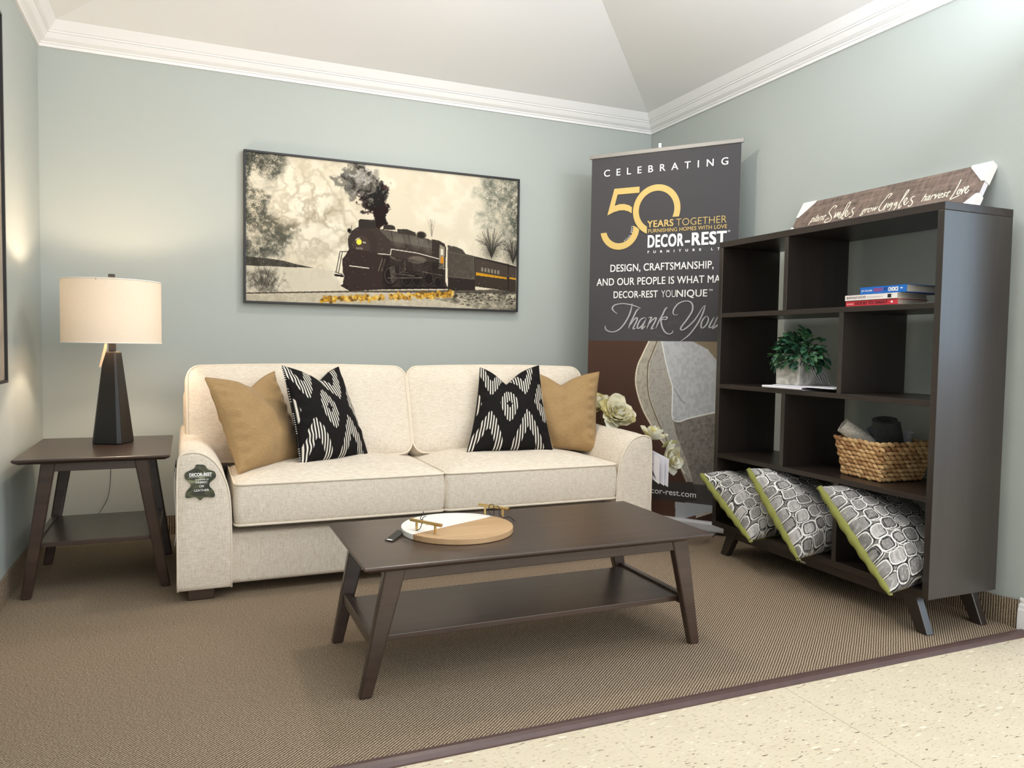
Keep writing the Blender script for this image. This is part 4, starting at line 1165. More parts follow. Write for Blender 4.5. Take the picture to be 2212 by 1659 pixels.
mk = bpoly(pillowp) * photo; pb.mix(mk, (188, 190, 192)); pb.mix(mk * np.clip((f1 - .4) * 4, 0, 1) * .35, (150, 150, 152)); pb.mix(mk * np.clip((f0 - .45) * 3, 0, 1) * .5, (208, 210, 212))
mk = bpoly([(.60, 1.05), (.70, 1.0), (.76, .93), (WB, .86), (WB, 1.05)]) * photo; pb.mix(mk * .9, (126, 110, 84))
asp = WB / (Z1 - Z0); pb.asp = asp
def bline(pts, w, col, k=1.):
    q = [(ss(p[0]), zz(p[1])) for p in smooth_path(pts, 4)]; pb.mix(pb.seg(q, w / (Z1 - Z0)) * photo * k, col)
bline([p for p in outer if p[1] < 1.04][:46], .0035, (232, 222, 196)); bline(inner, .003, (92, 76, 54), .9); bline([(p[0] + .006, p[1]) for p in inner], .002, (216, 208, 186), .7)
bline([(.442, 1.04), (.465, .94), (.49, .85), (.510, .789), (.512, .70), (.515, .618), (.549, .598), (.62, .625), (.747, .661)], .0028, (236, 236, 232)); bline([(.52, .78), (.56, .72), (.585, .70)], .004, (140, 138, 138), .7)
mk = bpoly([(.545, .066), (.543, .15), (.60, .15), (.60, .06)]) * photo; pb.mix(mk, (176, 178, 180))
mk = bpoly([(.60, .066), (.75, .125), (WB, .14), (WB, .20), (.60, .16)]) * photo; pb.mix(mk, (168, 172, 176))
mk = bpoly([(.63, .06), (.76, .118), (WB, .128), (WB, .06)]) * photo; pb.mix(mk, (58, 38, 28))
band = ((pb.v > zz(.155)) & (pb.v < zz(.262))).astype(float); pb.mix(band * .88, (62, 60, 58))
cols = pb.linear()
U, V_ = np.meshgrid(np.linspace(0, WB, nw), np.linspace(Z0, Z1, nh))
wv2 = .0015 * np.sin(U * 9 + 1.) * np.sin(V_ * 2.)
Pn = (np.array(L0 - (L0 + R0) / 2)[None, None] + U[..., None] * np.array(e1) + V_[..., None] * np.array((0, 0, 1.)) + wv2[..., None] * np.array(nb_))
me = grid_mesh('printed_panel', Pn, cols, True, vcol('banner_print', .55, .25, .03)); link('printed_panel', me, ban)
# backing sheet so the print has a back and thickness
bkp = MB(); bkp.hexa([BPt(0, Z0, -.0025), BPt(WB, Z0, -.0025), BPt(WB, Z0, -.0035), BPt(0, Z0, -.0035)], [BPt(0, Z1, -.0025), BPt(WB, Z1, -.0025), BPt(WB, Z1, -.0035), BPt(0, Z1, -.0035)])
bkp.build('backing_sheet', mat('grey_backing', (170, 170, 170), .6), ban)
M_ALU = mat('brushed_aluminium', (158, 154, 148), .45, .4, var=.05, scale=30)
def bbox(mb, s0, s1, z0, z1, h0, h1):
    return mb.hexa([BPt(s0, z0, h1), BPt(s1, z0, h1), BPt(s1, z0, h0), BPt(s0, z0, h0)], [BPt(s0, z1, h1), BPt(s1, z1, h1), BPt(s1, z1, h0), BPt(s0, z1, h0)])
bbox(MB(), -.014, WB + .012, ZB - .006, ZB + .017, -.008, .006).build('top_rail', M_ALU, ban, bevel=.003)
bbox(MB(), -.02, WB + .01, .012, .066, -.07, .035).build('base_cassette', mat('white_plastic', (205, 204, 206), .4), ban, bevel=.014, seg=4)
for s in (.1, WB - .12):
    bbox(MB(), s, s + .05, 0, .012, -.13, .085).build('base_foot', M_ALU, ban, bevel=.002)
MB().tube([BPt(WB * .47, .06, -.02), BPt(WB * .47, ZB + .02, -.014)], .006, 8).build('support_pole', M_ALU, ban, smooth=True)
bbox(MB(), WB * .47 - .006, WB * .47 + .010, ZB + .017, ZB + .045, -.016, -.012).build('pole_hook', mat('white_hook', (230, 232, 230), .4), ban, bevel=.001)
bpl = Plane(L0, e1, (0, 0, 1), .003); bpl.n = nb_
def line(mt, *a, **k):
    mb = MB(); put_text(mb, bpl, *a, **k); return mb.build('lettering', mt, ban)
WI = M_WHITE_INK
line(WI, 'CELEBRATING', .077, .782, 1.977, .038, .010, 2.2)
line(WI, 'DECOR', .348, .552, 1.561, .069, .034, 1.10)
line(WI, '-', .560, .588, 1.561, .069, .03)
line(WI, 'REST', .597, .785, 1.561, .069, .034, 1.10)
line(WI, 'FURNITURE LTD', .349, .790, 1.530, .0135, .03, 3.2)
line(WI, 'DESIGN, CRAFTSMANSHIP,', .129, .720, 1.434, .0405, .010, 1.03)
line(WI, 'AND OUR PEOPLE IS WHAT MAKES', .046, .838, 1.357, .0405, .010, 1.03)
line(WI, 'DECOR-REST', .152, .414, 1.284, .0385, .012, 1.03)
line(WI, 'YOU', .434, .516, 1.284, .0385, -.012, 1.0)
line(WI, 'NIQUE', .520, .690, 1.284, .0385, .012, 1.03)
line(WI, 'TM', .697, .718, 1.313, .010, .01)
line(WI, '®', .790, .803, 1.622, .010, .0)
line(WI, 'www.decor-rest.com', .235, .659, .186, .022, .006, 1.0, x_height=True)
tw = MB()
# "since 1972" round the arc of the five
s_txt = 'since 1972'; cxs, czs, rs_ = .180, 1.678, .0805
for k, ch in enumerate(s_txt):
    if ch == ' ': continue
    ang = math.radians(-66 + 7.8 * k); px_ = cxs + rs_ * math.cos(ang); pz_ = czs + rs_ * math.sin(ang)
    ta = Vector((-math.sin(ang), math.cos(ang)))
    pch = Plane(L0 + e1 * px_ + Vector((0, 0, pz_)), e1 * ta.x + Vector((0, 0, ta.y)), e1 * (-math.cos(ang)) + Vector((0, 0, -math.sin(ang))), .003); pch.n = nb_
    hw = .0012 if ch == 'i' else .0018 if ch == '1' else .0034; put_text(tw, pch, ch, -hw, hw, 0, .0105, .0, x_height=False)
tw.build('lettering', M_WHITE_INK, ban)
M_GOLD = mat('gold_print', (216, 186, 112), .5, var=.02)
go = MB()
def arc_band(mb, cx, cz, ro, ri, a0, a1, n=48, h=0., sx=1., sz=1., b0=None, b1=None):
    b0 = a0 if b0 is None else b0; b1 = a1 if b1 is None else b1
    vs = []
    for k in range(n + 1):
        a = math.radians(a0 + (a1 - a0) * k / n); b = math.radians(b0 + (b1 - b0) * k / n)
        vs += [bpl.p(cx + ro * sx * math.cos(a), cz + ro * sz * math.sin(a), h), bpl.p(cx + ri * sx * math.cos(b), cz + ri * sz * math.sin(b), h)]
    mb.add(vs, [(2 * k, 2 * k + 1, 2 * k + 3, 2 * k + 2) for k in range(n)])
# the five: flag, stem and upper arc as one outline
up5 = [(.143, 1.904), (.293, 1.904), (.293, 1.870), (.163, 1.870), (.147, 1.808)]
a_top = [(.147, 1.808), (.175, 1.815), (.205, 1.814), (.235, 1.804), (.251, 1.792)]
a_bot = [(.250, 1.758), (.232, 1.770), (.205, 1.779), (.175, 1.780), (.140, 1.772), (.103, 1.756)]
go.add([bpl.p(*q) for q in ((.143, 1.904), (.293, 1.904), (.293, 1.870), (.163, 1.870))], [(0, 1, 2, 3)])
go.add([bpl.p(*q) for q in ((.143, 1.904), (.163, 1.870), (.147, 1.808), (.140, 1.772), (.103, 1.756))], [(0, 1, 2, 3, 4)])
go.add([bpl.p(*q) for q in ((.147, 1.808), (.175, 1.815), (.205, 1.814), (.235, 1.804), (.251, 1.792), (.250, 1.758), (.232, 1.770), (.205, 1.779), (.175, 1.780), (.140, 1.772))],
       [(0, 1, 8, 9), (1, 2, 7, 8), (2, 3, 6, 7), (3, 4, 5, 6)])
arc_band(go, .180, 1.678, .121, .084, 190, 356, 48, sx=.97, sz=.99, b0=193, b1=368)
arc_band(go, .394, 1.768, .139, .104, -19.3, 247.5, 64, h=.0004, sx=.98, b0=-26, b1=239.5)
go.build('gold_number', M_GOLD, ban)
line(M_GOLD, 'YEARS', .343, .493, 1.673, .037, .020, 1.05)
line(M_GOLD, 'TOGETHER', .508, .782, 1.673, .037, -.012)
line(M_GOLD, 'FURNISHING HOMES WITH LOVE', .350, .785, 1.643, .0205, .008, 1.03)
gaps = MB(); arc_band(gaps, .394, 1.768, .1435, .139, 150, 247, 40, h=.0008, sx=.98)
gaps.build('dark_outline', mat('banner_grey', (66, 63, 62), .6), ban)
THANK = [[(0.177, 1.195), (0.156, 1.21), (0.146, 1.226), (0.156, 1.242), (0.18, 1.25), (0.217, 1.252), (0.258, 1.245), (0.292, 1.235), (0.317, 1.224)], [(0.265, 1.253), (0.262, 1.229), (0.251, 1.191), (0.233, 1.156), (0.21, 1.124), (0.183, 1.101), (0.149, 1.091), (0.117, 1.099), (0.105, 1.114), (0.107, 1.127)], [(0.307, 1.224), (0.292, 1.21), (0.276, 1.178), (0.26, 1.146), (0.246, 1.111)], [(0.261, 1.133), (0.277, 1.159), (0.293, 1.172), (0.298, 1.165), (0.291, 1.146), (0.275, 1.114), (0.28, 1.108), (0.291, 1.114)], [(0.35, 1.17), (0.333, 1.17), (0.314, 1.156), (0.301, 1.13), (0.3, 1.114), (0.31, 1.113), (0.328, 1.13), (0.35, 1.168)], [(0.35, 1.168), (0.338, 1.14), (0.327, 1.114), (0.328, 1.108), (0.348, 1.127)], [(0.362, 1.171), (0.381, 1.174), (0.375, 1.159), (0.355, 1.111)], [(0.363, 1.127), (0.383, 1.155), (0.404, 1.171), (0.408, 1.165), (0.397, 1.14), (0.383, 1.114), (0.386, 1.108), (0.398, 1.114)], [(0.474, 1.228), (0.46, 1.219), (0.441, 1.18), (0.426, 1.155), (0.407, 1.111)], [(0.421, 1.146), (0.442, 1.168), (0.463, 1.176), (0.471, 1.171), (0.463, 1.161), (0.439, 1.16), (0.438, 1.143), (0.446, 1.115), (0.463, 1.09), (0.484, 1.081), (0.502, 1.088), (0.505, 1.101)], [(0.531, 1.19), (0.515, 1.185), (0.504, 1.196), (0.508, 1.217), (0.529, 1.245), (0.558, 1.259), (0.586, 1.261), (0.605, 1.251), (0.613, 1.231), (0.609, 1.204), (0.585, 1.164), (0.555, 1.124), (0.549, 1.109), (0.559, 1.103), (0.586, 1.119), (0.623, 1.155), (0.647, 1.191), (0.667, 1.225), (0.681, 1.237)], [(0.681, 1.237), (0.671, 1.2), (0.648, 1.149), (0.618, 1.103), (0.588, 1.069), (0.551, 1.042)], [(0.69, 1.18), (0.7, 1.164), (0.694, 1.139), (0.679, 1.12), (0.666, 1.115), (0.661, 1.127), (0.666, 1.152), (0.681, 1.173), (0.692, 1.179)], [(0.731, 1.173), (0.718, 1.151), (0.705, 1.121), (0.713, 1.117), (0.728, 1.127), (0.745, 1.163), (0.754, 1.182)], [(0.754, 1.182), (0.728, 1.121), (0.725, 1.112), (0.743, 1.124), (0.758, 1.142)]]
th_ = MB()
for s in THANK: ribbon(th_, bpl, s, .0088)
th_.build('script_lettering', mat('silver_ink', (178, 178, 178), .5, var=.02), ban)


# ---------------------------------------------------------------- peonies behind the right arm
vase = empty('flower_vase', (2.86, -.86, 0), 'slim pale floor vase behind the right sofa arm holding the peonies', 'vase')
MB().lathe([(.05, 0), (.06, .01), (.065, .10), (.055, .22), (.035, .34), (.032, .38), (.040, .40), (.036, .40), (.028, .37), (.03, .33), (.0, .32)], (2.86, -.86, 0), 28).build('vase_body', mat('pale_ceramic', (200, 198, 190), .4), vase, smooth=True)
def petal_mesh(k, L, Wd, cup, mt):
    nu, nv = 5, 7; vs = []; fs = []; r = random.Random(k)
    for i in range(nv):
        t = i / (nv - 1); w = Wd * math.sin(math.pi * min(1, t * .62 + .16)) ** .8
        for j in range(nu):
            s = j / (nu - 1) * 2 - 1; tip = (1 - .16 * s * s - r.uniform(0, .05)) if i == nv - 1 else 1 - .05 * s * s * t
            vs.append((L * t * tip, s * w / 2, cup * L * (t ** 1.6) * .7 + .35 * w * s * s * (1 - .5 * t) + r.uniform(-.001, .001)))
    for i in range(nv - 1):
        for j in range(nu - 1):
            a = i * nu + j; fs.append((a, a + nu, a + nu + 1, a + 1))
    me = bpy.data.meshes.new('petal'); me.from_pydata(vs, [], fs); me.materials.append(mt); me.polygons.foreach_set('use_smooth', [True] * len(fs))
    return me
def petal_mat(name, a, b):
    g = NT(name); tc = g.n('ShaderNodeTexCoord'); nz = g.n('ShaderNodeTexNoise', Scale=30., Detail=3.); g.l(tc, 'Object', nz, 'Vector')
    rp = g.n('ShaderNodeValToRGB'); rp.color_ramp.elements[0].position = .35; rp.color_ramp.elements[1].position = .65; rp.color_ramp.elements[0].color = lin(a); rp.color_ramp.elements[1].color = lin(b)
    g.l(nz, 'Fac', rp, 'Fac'); g.l(rp, 'Color', g.b, 'Base Color'); g.b.inputs['Roughness'].default_value = .8
    tr = g.n('ShaderNodeBsdfTranslucent'); g.l(rp, 'Color', tr, 'Color'); mx = g.n('ShaderNodeMixShader'); mx.inputs[0].default_value = .25
    out = [n_ for n_ in g.t.nodes if n_.type == 'OUTPUT_MATERIAL'][0]; g.l(g.b, 0, mx, 1); g.l(tr, 0, mx, 2); g.l(mx, 0, out, 'Surface'); return g.m
PMAT = [petal_mat('petal_cream', (230, 222, 184), (250, 246, 222)), petal_mat('petal_yellow', (206, 192, 122), (236, 226, 166)), petal_mat('petal_white', (232, 234, 216), (252, 252, 240))]
PET = [petal_mesh(k, .058 + .006 * (k % 3), .044 + .006 * (k % 2), .25 + .18 * (k % 3), PMAT[(1, 0, 2, 0)[k % 4]]) for k in range(8)]
M_STEM = mat('flower_stem', (92, 104, 60), .6)
def peony(c, axis, size, label, npet, seed):
    E = empty('peony', c, label, 'flower', 'cream peonies behind the sofa arm'); r = random.Random(seed); ax = Vector(axis).normalized()
    q0 = ax.to_track_quat('Z', 'X')
    for k in range(npet):
        lay = k / npet; ang = k * 2.39996; tilt = math.radians(8 + 78 * (1 - lay) + r.uniform(-8, 8))   # outer petals open wide
        o = bpy.data.objects.new('petal', PET[(k + seed) % 8]); COL.objects.link(o); o.parent = E
        o.rotation_mode = 'QUATERNION'
        q = q0 @ Matrix.Rotation(ang, 3, 'Z').to_quaternion() @ Matrix.Rotation(-(math.pi / 2 - tilt), 3, 'Y').to_quaternion()
        o.rotation_quaternion = q; s = size * (1.12 - .5 * lay) * r.uniform(.9, 1.1); o.scale = (s, s, s)
        o.location = q0 @ Vector((0, 0, -.012 + .016 * lay))
    tipv = Vector((2.86, -.86, .38)); cV = Vector(c)
    MB().tube(smooth_path([tuple(cV - ax * .010 * size), tuple(cV - ax * .05 + Vector((0, 0, -.03))), tuple(cV.lerp(tipv, .6) + Vector((0, 0, .01))), tuple(tipv)], 5), .0032, 6).build('stem', M_STEM, E, smooth=True)
    return E
peony((2.765, -.760, .628), (-.15, -.75, .55), 1.75, 'largest open cream peony above the right sofa arm', 44, 1)
peony((2.725, -.640, .668), (-.4, -.3, .8), 1.45, 'yellowish peony half hidden behind the right tan pillow', 20, 4)
peony((2.812, -1.020, .548), (.3, -.4, .85), 1.2, 'small half-open peony just behind the end of the right arm', 20, 9)
pE = peony((2.880, -1.060, .455), (.35, -.8, -.25), 1.35, 'lowest drooping pale peony right of the sofa arm', 28, 6)
lf = leaf_mesh('leaf', .085, .042, mat('pale_leaf', (182, 184, 128), .6), .3, .15)
o = bpy.data.objects.new('leaf', lf); COL.objects.link(o); o.parent = pE; o.location = (-.020, .01, .045)
o.rotation_mode = 'QUATERNION'; o.rotation_quaternion = Vector((.75, -.35, .42)).to_track_quat('X', 'Z') @ Matrix.Rotation(-.9, 3, 'X').to_quaternion(); o['label'] = 'pale green leaf'

# ---------------------------------------------------------------- serving board on the coffee table
tr_ = empty('serving_board', (1.462, -1.930, .3895), 'round white marble and light wood serving board with brass handles on the coffee table', 'serving board')
cx, cy, rb = 1.462, -1.930, .184; z0, z1 = .3897, .4085
sd = Vector((.301, .141)).normalized(); sn = Vector((-sd.y, sd.x)); off = (Vector((1.32, -1.985)) - Vector((cx, cy))).dot(sn)
def half(sign, mt, name):
    pts = []; a0 = math.asin(max(-1, min(1, off / rb)))
    N = 48
    if sign > 0: A = np.linspace(a0, math.pi - a0, N)
    else: A = np.linspace(math.pi - a0, 2 * math.pi + a0, N)
    for a in A:
        p = Vector((cx, cy)) + sd * (rb * math.cos(a)) + sn * (rb * math.sin(a)); pts.append((p.x, p.y))
    prism(MB(), pts, 'z', z0, z1).build(name, mt, tr_, bevel=.002)
half(1, mat('white_marble', (240, 238, 230), .25, var=.04, scale=9, detail=6), 'marble_half')
half(-1, wood('mango_wood', (160, 124, 84), (200, 166, 124), .5, 'X', 1.3, 0.), 'wood_half')
M_BRASS = mat('brushed_brass', (214, 184, 124), .32, 1., var=.05, scale=50)
def handle(p0, p1):
    p0 = Vector(p0); p1 = Vector(p1); d = (p1 - p0).normalized(); H = .030
    h = MB(); h.tube([(*(p0 - d * .026), z1 + H), (*(p0 - d * .0255), z1 + H), (*(p1 + d * .0255), z1 + H), (*(p1 + d * .026), z1 + H)], .0055, 14)
    ho = h.build('handle', M_BRASS, tr_, smooth=False)
    for p in (p0, p1):
        MB().tube([(p.x, p.y, z1 - .001), (p.x, p.y, z1 + H - .003)], .0042, 12).build('handle_post', M_BRASS, ho, smooth=False)
handle((1.317, -1.952), (1.358, -2.018)); handle((1.608, -1.805), (1.650, -1.866))
M_CORD = mat('black_cord', (22, 18, 18), .8)
MB().tube(smooth_path([(1.355, -1.93, .446), (1.338, -1.955, .449), (1.330, -1.972, .444), (1.326, -1.977, .432), (1.320, -1.968, .414), (1.300, -1.935, .399), (1.286, -1.905, .396)], 5), .0013, 5).build('cord', M_CORD, tr_, smooth=True)
MB().tube(smooth_path([(1.355, -1.90, .455), (1.338, -1.935, .449), (1.327, -1.960, .446), (1.335, -1.975, .440), (1.342, -1.985, .430)], 5), .0013, 5).build('cord', M_CORD, tr_, smooth=True)
MB().tube(smooth_path([(1.612, -1.855, .411), (1.604, -1.848, .430), (1.612, -1.838, .446), (1.624, -1.842, .447), (1.622, -1.856, .430), (1.617, -1.862, .413)], 5), .0013, 5).build('cord', M_CORD, tr_, smooth=True)
MB().tube(smooth_path([(1.632, -1.858, .446), (1.636, -1.868, .44), (1.632, -1.880, .420), (1.642, -1.895, .411), (1.665, -1.890, .412), (1.690, -1.880, .3925)], 5), .0013, 5).build('cord', M_CORD, tr_, smooth=True)
A = [(1.208, -1.975), (1.227, -2.000), (1.318 - .03, -1.915), (1.302 - .03, -1.885)]
MB().hexa([(A[0][0], A[0][1], .3905), (A[1][0], A[1][1], .3905), (A[2][0], A[2][1], .396), (A[3][0], A[3][1], .396)], [(A[0][0], A[0][1], .3920), (A[1][0], A[1][1], .3920), (A[2][0], A[2][1], .3975), (A[3][0], A[3][1], .3975)]).build('price_tag', mat('black_card', (40, 40, 38), .5), tr_)
MB().hexa([(1.2135, -1.975, .3922), (1.2255, -1.991, .3922), (1.2305, -1.986, .3925), (1.2185, -1.970, .3925)], [(1.2135, -1.975, .3928), (1.2255, -1.991, .3928), (1.2305, -1.986, .3931), (1.2185, -1.970, .3931)]).build('tag_label', M_WHITE_INK, tr_)

# ---------------------------------------------------------------- train picture on the back wall
X0, X1, Zb, Zt = .9215, 2.4905, 1.2075, 2.0025; YPIC = -.040
tp = empty('framed_picture', ((X0 + X1) / 2, -.001, Zb), 'wide black-framed print of a steam train above the sofa', 'picture')
fw = .011
for a, b in (((X0, YPIC, Zb), (X1, -.004, Zb + fw)), ((X0, YPIC, Zt - fw), (X1, -.004, Zt)), ((X0, YPIC, Zb + fw), (X0 + fw, -.004, Zt - fw)), ((X1 - fw, YPIC, Zb + fw), (X1, -.004, Zt - fw))):
    MB().box(a, b).build('frame_bar', M_BLACK, tp, bevel=.001)
MB().box((X0 + fw, YPIC + .012, Zb + fw), (X1 - fw, -.003, Zt - fw)).build('canvas_block', M_PAGE, tp)
nw, nh = 720, 360
q = Paint(nw, nh, (222, 212, 190), 2.0); u, v = q.u, q.v
A1 = fbm(nh, nw, 4, 8, 6, 1, .6); A2 = fbm(nh, nw, 9, 18, 5, 40, .6); G = rng.random((nh, nw)); A3 = fbm(nh, nw, 40, 80, 2, 66)
q.mix(np.clip((A2 - .48) * 4, 0, 1) * .5, (240, 233, 214)); q.mix(np.clip((A1 - .52) * 3, 0, 1) * .22, (182, 172, 152))
# grainy grey green corners
def grainy(mask, col, k=1.):
    q.mix(np.clip(mask, 0, 1) * np.clip((A3 * .6 + G * .5 + A2 * .5 - .55) * 3, 0, 1) * k, col)
dl = np.clip(1.25 - np.hypot((u - .0) / .145, (v - .72) / .50) + (A2 - .5) * 1.3, 0, 1); grainy(dl * 1.6, (92, 94, 84)); grainy(dl, (60, 62, 56), .5)
dl2 = np.clip(1.15 - np.hypot((u - .10) / .10, (v - .50) / .12) + (A2 - .5) * 1.3, 0, 1); grainy(dl2 * 1.4, (96, 96, 84))
dr = np.clip(1.2 - np.hypot((u - 1.02) / .15, (v - .90) / .42) + (A2 - .5) * 1.4, 0, 1); grainy(dr * 1.5, (116, 118, 106)); grainy(np.clip(1.1 - np.hypot((u - 1.02) / .06, (v - .7) / .3), 0, 1), (84, 86, 76))
# billowing steam: blobs painted through a warped frame so that their edges curl
B1 = fbm(nh, nw, 14, 28, 4, 90, .6); B2 = fbm(nh, nw, 14, 28, 4, 131, .6); B3 = fbm(nh, nw, 60, 120, 2, 7)
rs = np.random.default_rng(8)
q.u = u + (B1 - .5) * .075 + (B3 - .5) * .012; q.v = v + (B2 - .5) * .15 + (B3 - .5) * .02
for k in range(60):
    t = rs.random(); x = .33 - .22 * t + rs.normal(0, .045); y = .30 + .55 * t + rs.normal(0, .06)
    r = rs.uniform(.018, .05)
    q.mix(q.ell(x + r * .30, y - r * .8, r * 1.0, r * 1.9, .6) * .30, (172, 160, 138)); q.mix(q.ell(x, y, r * .9, r * 1.8, .7) * .75, (240, 232, 212))
bil = np.abs(fbm(nh, nw, 10, 20, 4, 300, .55) - .5) * 2
stm = np.clip(1.3 - np.hypot((u - .22) / .18, (v - .62) / .42), 0, 1)
q.mix(np.clip(.22 - bil, 0, 1) * 2.2 * stm, (150, 138, 116))
# black smoke column
for k in range(80):
    t = k / 80; x = .442 + .014 * math.sin(t * 6) + rs.normal(0, .005 + .016 * t); y = .57 + .27 * t + rs.normal(0, .01); r = rs.uniform(.010, .020) * (1 + .5 * t)
    q.mix(q.ell(x, y, r, r * 2, .4) * .85, (38 + 18 * rs.random(), 36, 34))
for k in range(90):
    x = .385 + rs.normal(0, .030); y = .89 + rs.normal(0, .045); r = rs.uniform(.007, .020)
    c_ = rs.choice([50, 84, 140, 200]); q.mix(q.ell(x, y, r, r * 2, .6) * .6, (c_, c_ - 3, c_ - 10))
for k in range(30):
    x = .452 + rs.normal(0, .018); y = .82 + rs.normal(0, .05); r = rs.uniform(.008, .018); q.mix(q.ell(x, y, r, r * 2, .5) * .8, (44, 42, 40))
for k in range(26):
    x = .42 + rs.normal(0, .03); y = .86 + rs.normal(0, .05); r = rs.uniform(.004, .009); q.mix(q.ell(x, y, r, r * 2, .8) * .45, (190, 182, 166))
q.u = u; q.v = v
# land on the left, ground
q.mix(q.poly([(0, .30), (.06, .295), (.12, .285), (.17, .262), (.225, .245), (.16, .242), (0, .238)]) * .9, (88, 84, 76)); grainy(q.poly([(0, .30), (.12, .285), (.225, .245), (0, .238)]), (60, 58, 52), .8)
q.mix(q.poly([(0, .236), (.30, .236), (.32, .10), (0, .06)]) * .5, (206, 200, 182))
bush = np.clip(1.1 - np.hypot((u - .055) / .06, (v - .13) / .11) + (G - .5) * .8 + (A3 - .5) * 1.5, 0, 1); q.mix(bush * .75, (78, 74, 66))
for k in range(40):
    x = rs.uniform(.01, .11); y0_ = rs.uniform(.08, .12); q.mix(q.seg([(x, y0_), (x + rs.normal(0, .018), y0_ + rs.uniform(.05, .15))], .0012) * .6, (66, 62, 56))
q.mix(q.poly([(0, .055), (.36, .098), (1.0, .16), (1, .13), (.36, .075), (0, .045)]) * .85, (84, 76, 68))
q.mix(q.poly([(0, .045), (.36, .085), (1, .13), (1, 0), (0, 0)]), (214, 204, 182)); grainy(q.poly([(.55, .10), (1, .15), (1, 0), (.85, 0)]), (84, 80, 70)); grainy(q.poly([(0, .04), (.36, .08), (1, .12), (1, 0), (0, 0)]), (168, 160, 142), .6)
# trees right
for cx_, cy_, R_t in ((.895, .43, .20), (.985, .40, .17)):
    for k in range(90):
        a_ = rs.uniform(-1.1, 1.1); L_ = R_t * rs.uniform(.6, 1.); x1 = cx_ + math.sin(a_) * L_ * .42; y1 = cy_ + math.cos(a_) * L_; xm = cx_ + math.sin(a_) * L_ * .16; ym = cy_ + L_ * .4
        q.mix(q.seg([(cx_, cy_ - .04), (xm, ym), (x1, y1)], .0012) * .5, (62, 60, 54))
    q.mix(np.clip(1.05 - np.hypot((u - cx_) / .05, (v - cy_ - .02) / .10) + (G - .5) * .7, 0, 1) * .7, (64, 62, 56))
for k in range(10):
    a_ = rs.uniform(-.6, .6); q.mix(q.seg([(.655, .52), (.655 + math.sin(a_) * .04, .52 + .13 * math.cos(a_))], .001) * .5, (110, 104, 92))
# coaches and tender
DK = (74, 64, 58)
q.mix(q.poly([(.72, .47), (.777, .443), (.79, .41), (.828, .398), (.96, .357), (1, .338), (1, .14), (.83, .17), (.72, .19)]), (84, 74, 66))
q.mix(q.poly([(.833, .272), (1, .243), (1, .14), (.83, .17)]) * .7, (66, 58, 50)); q.mix(q.seg([(.833, .390), (1, .333)], .004), (46, 42, 38))
q.mix(q.poly([(.833, .277), (.961, .250), (.961, .238), (.833, .256)]), (222, 168, 44)); q.mix(q.poly([(.972, .253), (1, .248), (1, .236), (.972, .242)]), (222, 168, 44))
q.mix(q.seg([(.833, .268), (.961, .244)], .0012), (120, 84, 30))
for k in range(6): q.mix(q.poly([(.853 + .0135 * k, .318 - .003 * k), (.861 + .0135 * k, .316 - .003 * k), (.861 + .0135 * k, .286 - .003 * k), (.853 + .0135 * k, .289 - .003 * k)]), (146, 140, 122))
q.mix(q.seg([(.965, .355), (.967, .16)], .003), (40, 36, 32))
q.mix(q.poly([(.717, .432), (.825, .397), (.829, .218), (.718, .228)]), (104, 98, 88)); q.mix(q.seg([(.717, .432), (.825, .397), (.829, .218), (.718, .228)], .0025), (52, 46, 42)); grainy(q.poly([(.72, .42), (.82, .39), (.825, .23), (.72, .235)]), (74, 68, 60), .6)
q.mix(q.poly([(.716, .466), (.750, .462), (.777, .443), (.785, .41), (.72, .432)]), (84, 78, 70))
q.mix(q.poly([(.72, .225), (.83, .215), (.83, .14), (.72, .13)]), (58, 50, 46))
# boiler, cab, front
q.mix(q.poly([(.405, .555), (.453, .552), (.50, .545), (.593, .525), (.64, .505), (.679, .480), (.70, .40), (.71, .20), (.72, .14), (.605, .13), (.475, .115), (.43, .12)]), DK)
q.mix(q.poly([(.455, .548), (.56, .53), (.64, .50), (.68, .47), (.685, .43), (.50, .47)]) * .7, (112, 106, 96))
for xx in (.50, .545, .565, .60, .64): q.mix(q.seg([(xx, .54 - (xx - .5) * .25), (xx + .012, .44 - (xx - .5) * .2), (xx + .006, .40)], .0025) * .8, (54, 48, 44))
for x, y, a_, b_ in ((.60, .47, .03, .05), (.645, .43, .02, .04), (.53, .47, .025, .04)): q.mix(q.ell(x, y, a_, b_, .8) * .35, (140, 134, 122))
q.mix(q.poly([(.471, .55), (.473, .578), (.48, .585), (.505, .585), (.514, .578), (.518, .552)]), (66, 60, 54)); q.mix(q.poly([(.523, .56), (.56, .565), (.593, .545), (.595, .52), (.525, .53)]), (70, 64, 58)); q.mix(q.ell(.615, .53, .018, .025, .4), (56, 50, 46))
q.mix(q.poly([(.655, .505), (.684, .498), (.705, .478), (.711, .45), (.71, .20), (.66, .16)]), (66, 58, 52)); q.mix(q.poly([(.686, .47), (.706, .452), (.704, .30), (.684, .30)]), (150, 142, 124)); q.mix(q.poly([(.691, .38), (.701, .377), (.701, .325), (.691, .327)]), (206, 142, 40)); q.mix(q.poly([(.690, .44), (.700, .435), (.700, .39), (.690, .392)]), (222, 214, 194)); q.mix(q.seg([(.683, .295), (.706, .29)], .002), (230, 224, 206))
q.mix(q.ell(.397, .437, .052, .122, .04), (70, 60, 55)); q.mix(q.ell(.394, .42, .030, .075, .1) * .5, (92, 80, 72)); q.mix(q.poly([(.382, .545), (.382, .600), (.388, .612), (.437, .612), (.444, .600), (.445, .55)]), (62, 56, 52))
q.mix(q.poly([(.35, .40), (.455, .38), (.50, .37), (.50, .12), (.359, .095), (.328, .125), (.327, .155), (.332, .20), (.327, .22), (.324, .317), (.335, .345)]), (66, 54, 50))
